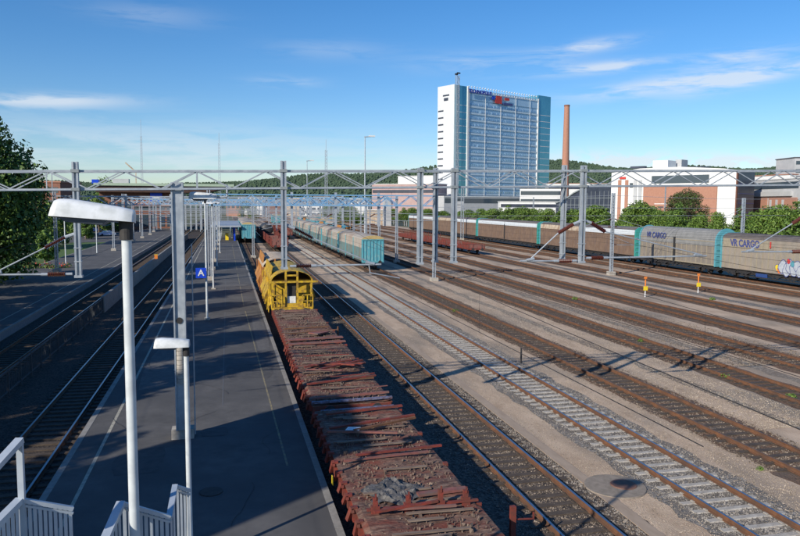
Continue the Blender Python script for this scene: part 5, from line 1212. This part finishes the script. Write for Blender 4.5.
# scaffold like steelwork before the station
t = empty('scaffolding', (-20.5, 236, 0), 0, 'grey scaffold frame in front of the station brick wall', 'scaffolding')
for i in range(5):
    for j in range(2): MB().box(i*3-.08, i*3+.08, j*2-.08, j*2+.08, 0, 11).build('upright', M['galv_far'], t)
for zz in (2.5, 5, 7.5, 10): MB().box(0, 12, -.1, 2.1, zz-.06, zz+.06).build('deck', M['galv_far'], t)
# parked cars
def car(x, y, rz, mt, label, blue=False):
    t = empty('parked_car', (x, y, .02), rz, label, 'car', 'cars parked beyond the left platform')
    side = [(-2.1,.35),(-2.15,.75),(-1.9,.92),(-1.35,1.0),(-.75,1.42),(.75,1.45),(1.45,1.0),(2.05,.85),(2.15,.5),(2.1,.3)]
    b = MB(); n = len(side)
    vs = [(a_, -.85*(1 if z_ < 1.1 else .8), z_) for a_, z_ in side]+[(a_, .85*(1 if z_ < 1.1 else .8), z_) for a_, z_ in side]
    b.add(vs, [tuple(range(n)), tuple(range(2*n-1, n-1, -1))]+[(i, (i+1) % n, n+(i+1) % n, n+i)[::-1] for i in range(n)]); b.build('body', M[mt], t)
    for s in (-1, 1): b = MB(); b.add([(-1.2,s*.845,1.02),(-.72,s*.70,1.36),(.72,s*.70,1.38),(1.3,s*.845,1.02)], [(0,1,2,3)]); b.build('side_window', M['glass'], t)
    b = MB(); b.add([(1.42,-.78,1.03),(1.42,.78,1.03),(.80,.64,1.42),(.80,-.64,1.42)], [(0,1,2,3)]); b.build('windscreen', M['glass'], t)
    for a_ in (-1.35, 1.35):
        for s in (-1, 1): b = MB(); b.tube((a_, s*.7, .32), (a_, s*.88, .32), .32, n=14); b.build('wheel', M['dark'], t)
    if blue: MB().box(-1.9, 1.9, -.87, .87, .62, .74).build('stripe', M['signblue'], t)
for (px, py, rz, mt, lab, bl) in ((83, 238, .2, 'carwhite', 'white parked car with a blue side stripe, nearest the grass', True), (107, 236, .35, 'carwhite', 'second white parked car with a blue side stripe', True), (96, 232, .2, 'carblue', 'dark blue parked car behind the two striped cars', False), (70, 236, .2, 'cardark', 'black parked car left of the striped cars', False),
                              (122, 230, .4, 'carred', 'dark red parked car towards the station', False), (134, 227, .3, 'carwhite', 'plain white parked car near the station front', False), (147, 226, .3, 'cardark', 'dark parked car right before the station', False)):
    q = onG(px, py); car(q.x, q.y, rz, mt, lab, bl)
# flower bed
q = onG(47, 268, .6); t = empty('flower_bed', (q.x, q.y, 0), 0, 'low bed of red flowers at the left platform edge under the big tree', 'flowers')
crown_mesh([(i*1.1, rn.uniform(-.5,.5), .7, .75) for i in range(-2, 3)], 900, .22, 5).build('foliage', [M['leaf'], M['leaf3'], M['leaf2']], t)
crown_mesh([(i*1.1, rn.uniform(-.5,.5), 1.0, .6) for i in range(-2, 3)], 160, .2, 6).build('blossoms', [M['red'], M['carred'], M['red']], t)

# ------------------------------------------------------------------ loose stones in the near track beds
def stones(xr, yr, n, s0, s1, mt, lab, seed, avoid=()):
    rn = random.Random(seed); b = MB()
    for _ in range(n):
        y = yr[0]+(yr[1]-yr[0])*rn.random()**1.5; x = rn.uniform(*xr)
        if any(abs(x-a) < .09 for a in avoid): continue
        s = rn.uniform(s0, s1); a = rn.random()*6.28; z = .008
        q = [(x+s*math.cos(a+t_)*rn.uniform(.6, 1.2), y+s*math.sin(a+t_)*rn.uniform(.6, 1.2), z) for t_ in (0, 2.1, 4.2)]
        b.add(q+[(x+rn.uniform(-.3,.3)*s, y+rn.uniform(-.3,.3)*s, z+s*rn.uniform(.6, 1.1)), (x+s*.5*math.cos(a+1), y+s*.5*math.sin(a+1), z+s*.7)], [(0,1,4),(1,4,3),(1,2,3),(2,0,3),(0,4,3)])
    o = b.build('gravel_stones', mt); tag(o, lab, 'gravel', kind='stuff')
M['stone'] = mat('stone', (.09,.08,.07), (.34,.31,.275), 9, .9, vor=True, mix_lo=.0, mix_hi=1.)
M['stone_brown'] = mat('stone_brown', (.07,.055,.045), (.32,.26,.20), 9, .9, vor=True, mix_lo=.0, mix_hi=1.)
r_ = .8
stones((12.95, 15.75), (13, 60), 22000, .02, .045, M['stone'], 'coarse pale grey gravel around the concrete sleepers', 1, (14.35-r_, 14.35+r_))
stones((10.3, 10.95), (13, 60), 5000, .018, .04, M['stone'], 'loose grey gravel at the edge of the cable duct', 2)
stones((7.6, 10.9), (13, 60), 22000, .018, .042, M['stone_brown'], 'brownish gravel between the dark wooden sleepers', 3, (9.3-r_, 9.3+r_))
stones((17.5, 20.8), (20, 75), 12000, .02, .045, M['stone_brown'], 'brown gravel on the rusty track beyond the pale sleepers', 4, (19.1-r_, 19.1+r_))


# weeds, asphalt patches and covers
def weed(px, py, sz, lab):
    q = onG(px, py); t = crown_mesh([(0, 0, sz*.4, sz), (sz*.8, sz*.3, sz*.3, sz*.7)], 120, sz*.45, int(px)); o = t.build('weed', [M['leaf3'], M['leaf'], M['grass']]); o.location = (q.x, q.y, 0); tag(o, lab, 'weed', 'weeds between the tracks')
for a_ in ((725, 378, .22, 'green weed tuft in the rusty track beneath the gantry shadow'), (790, 399, .25, 'green weed tuft at the edge of the sand strip near the right edge'), (712, 300, .3, 'small weed beside the right marker post'), (575, 300, .3, 'small weed on the sand in mid yard'), (455, 312, .25, 'small weed near the mast with the concrete foot'), (640, 342, .2, 'tiny weed right of the wide sand strip'), (760, 470, .12, 'tiny weed beside the concrete sleepers at lower right')): weed(*a_)
M['patch'] = mat('patch', (.065,.064,.066), (.095,.092,.09), 3, .9, bump=.3, bscale=60)
M['patch2'] = mat('patch2', (.105,.102,.10), (.145,.14,.135), 3, .92, bump=.3, bscale=60)
rn = random.Random(12); k = 0
for (x, y, w_, l_, mk) in ((.9,36,1.2,1.6,'patch'),(-3.2,38,1.0,4.5,'patch2'),(1.9,47,.4,6,'patch2'),(-2.9,24,.8,1.2,'patch'),(.2,58,1.8,1.4,'patch'),(-.3,75,2.2,1.0,'patch2'),(-.6,26.5,.5,.5,'patch'),(1.0,90,1.5,2.2,'patch'),(-.2,110,3,1.2,'patch2')):
    k += 1; n = 14; pts = []
    for i in range(n):
        a = 2*math.pi*i/n; c_, s_ = math.cos(a), math.sin(a); m_ = max(abs(c_), abs(s_)); pts.append((x+w_*c_/m_*rn.uniform(.9, 1.05), y+l_*s_/m_*rn.uniform(.93, 1.05), .6+.0012*k+.001))
    o = MB().add(pts, [tuple(range(n))]).build('asphalt_patch', M[mk]); o['kind'] = 'structure'
q = onG(211, 492, .6)
t = MB(); t.tube((0,0,0), (0,0,.022), .33, n=24); o = t.build('manhole_cover', M['dark']); o.location = (q.x, q.y, .6); tag(o, 'round dark iron cover set in the island platform asphalt', 'manhole')
q = onG(150, 470, .6); t = MB(); t.tube((0,0,0), (0,0,.02), .28, n=24); o = t.build('manhole_cover', M['fencegrey']); o.location = (q.x, q.y+14, .6); tag(o, 'round grey cover near the white line of the island platform', 'manhole')
# fine cracks and tar seams across the platform
b = MB()
for j in range(26):
    x = rn.uniform(-4.8, 2.2); y = rn.uniform(16, 70); d = rn.choice((0, 1.57))+rn.gauss(0, .25)
    for i in range(rn.randint(6, 16)):
        x2, y2 = x+math.cos(d)*.3, y+math.sin(d)*.3
        if not (-4.9 < x2 < 2.2): break
        wq = .007; px_, py_ = -math.sin(d)*wq, math.cos(d)*wq
        b.add([(x-px_, y-py_, .6148), (x2-px_, y2-py_, .6148), (x2+px_, y2+py_, .6148), (x+px_, y+py_, .6148)], [(0,1,2,3)]); x, y = x2, y2; d += rn.gauss(0, .22)
o = b.build('asphalt_cracks', M['dark']); o['kind'] = 'structure'

M['stone_sand'] = mat('stone_sand', (.20,.16,.12), (.50,.42,.33), 9, .95, vor=True, mix_lo=.0, mix_hi=1.)
stones((11.4, 12.95), (13, 50), 7000, .01, .026, M['stone_sand'], 'fine sandy grit beside the cable duct', 6)
stones((15.8, 17.5), (15, 55), 9000, .01, .028, M['stone_sand'], 'fine sandy grit right of the concrete sleepers', 7)
stones((20.8, 24.2), (24, 75), 14000, .012, .035, M['stone_sand'], 'sandy grit on the widest strip between tracks', 8)
stones((24.2, 34), (34, 90), 16000, .02, .05, M['stone_brown'], 'scattered brown stones in the middle of the yard', 9)
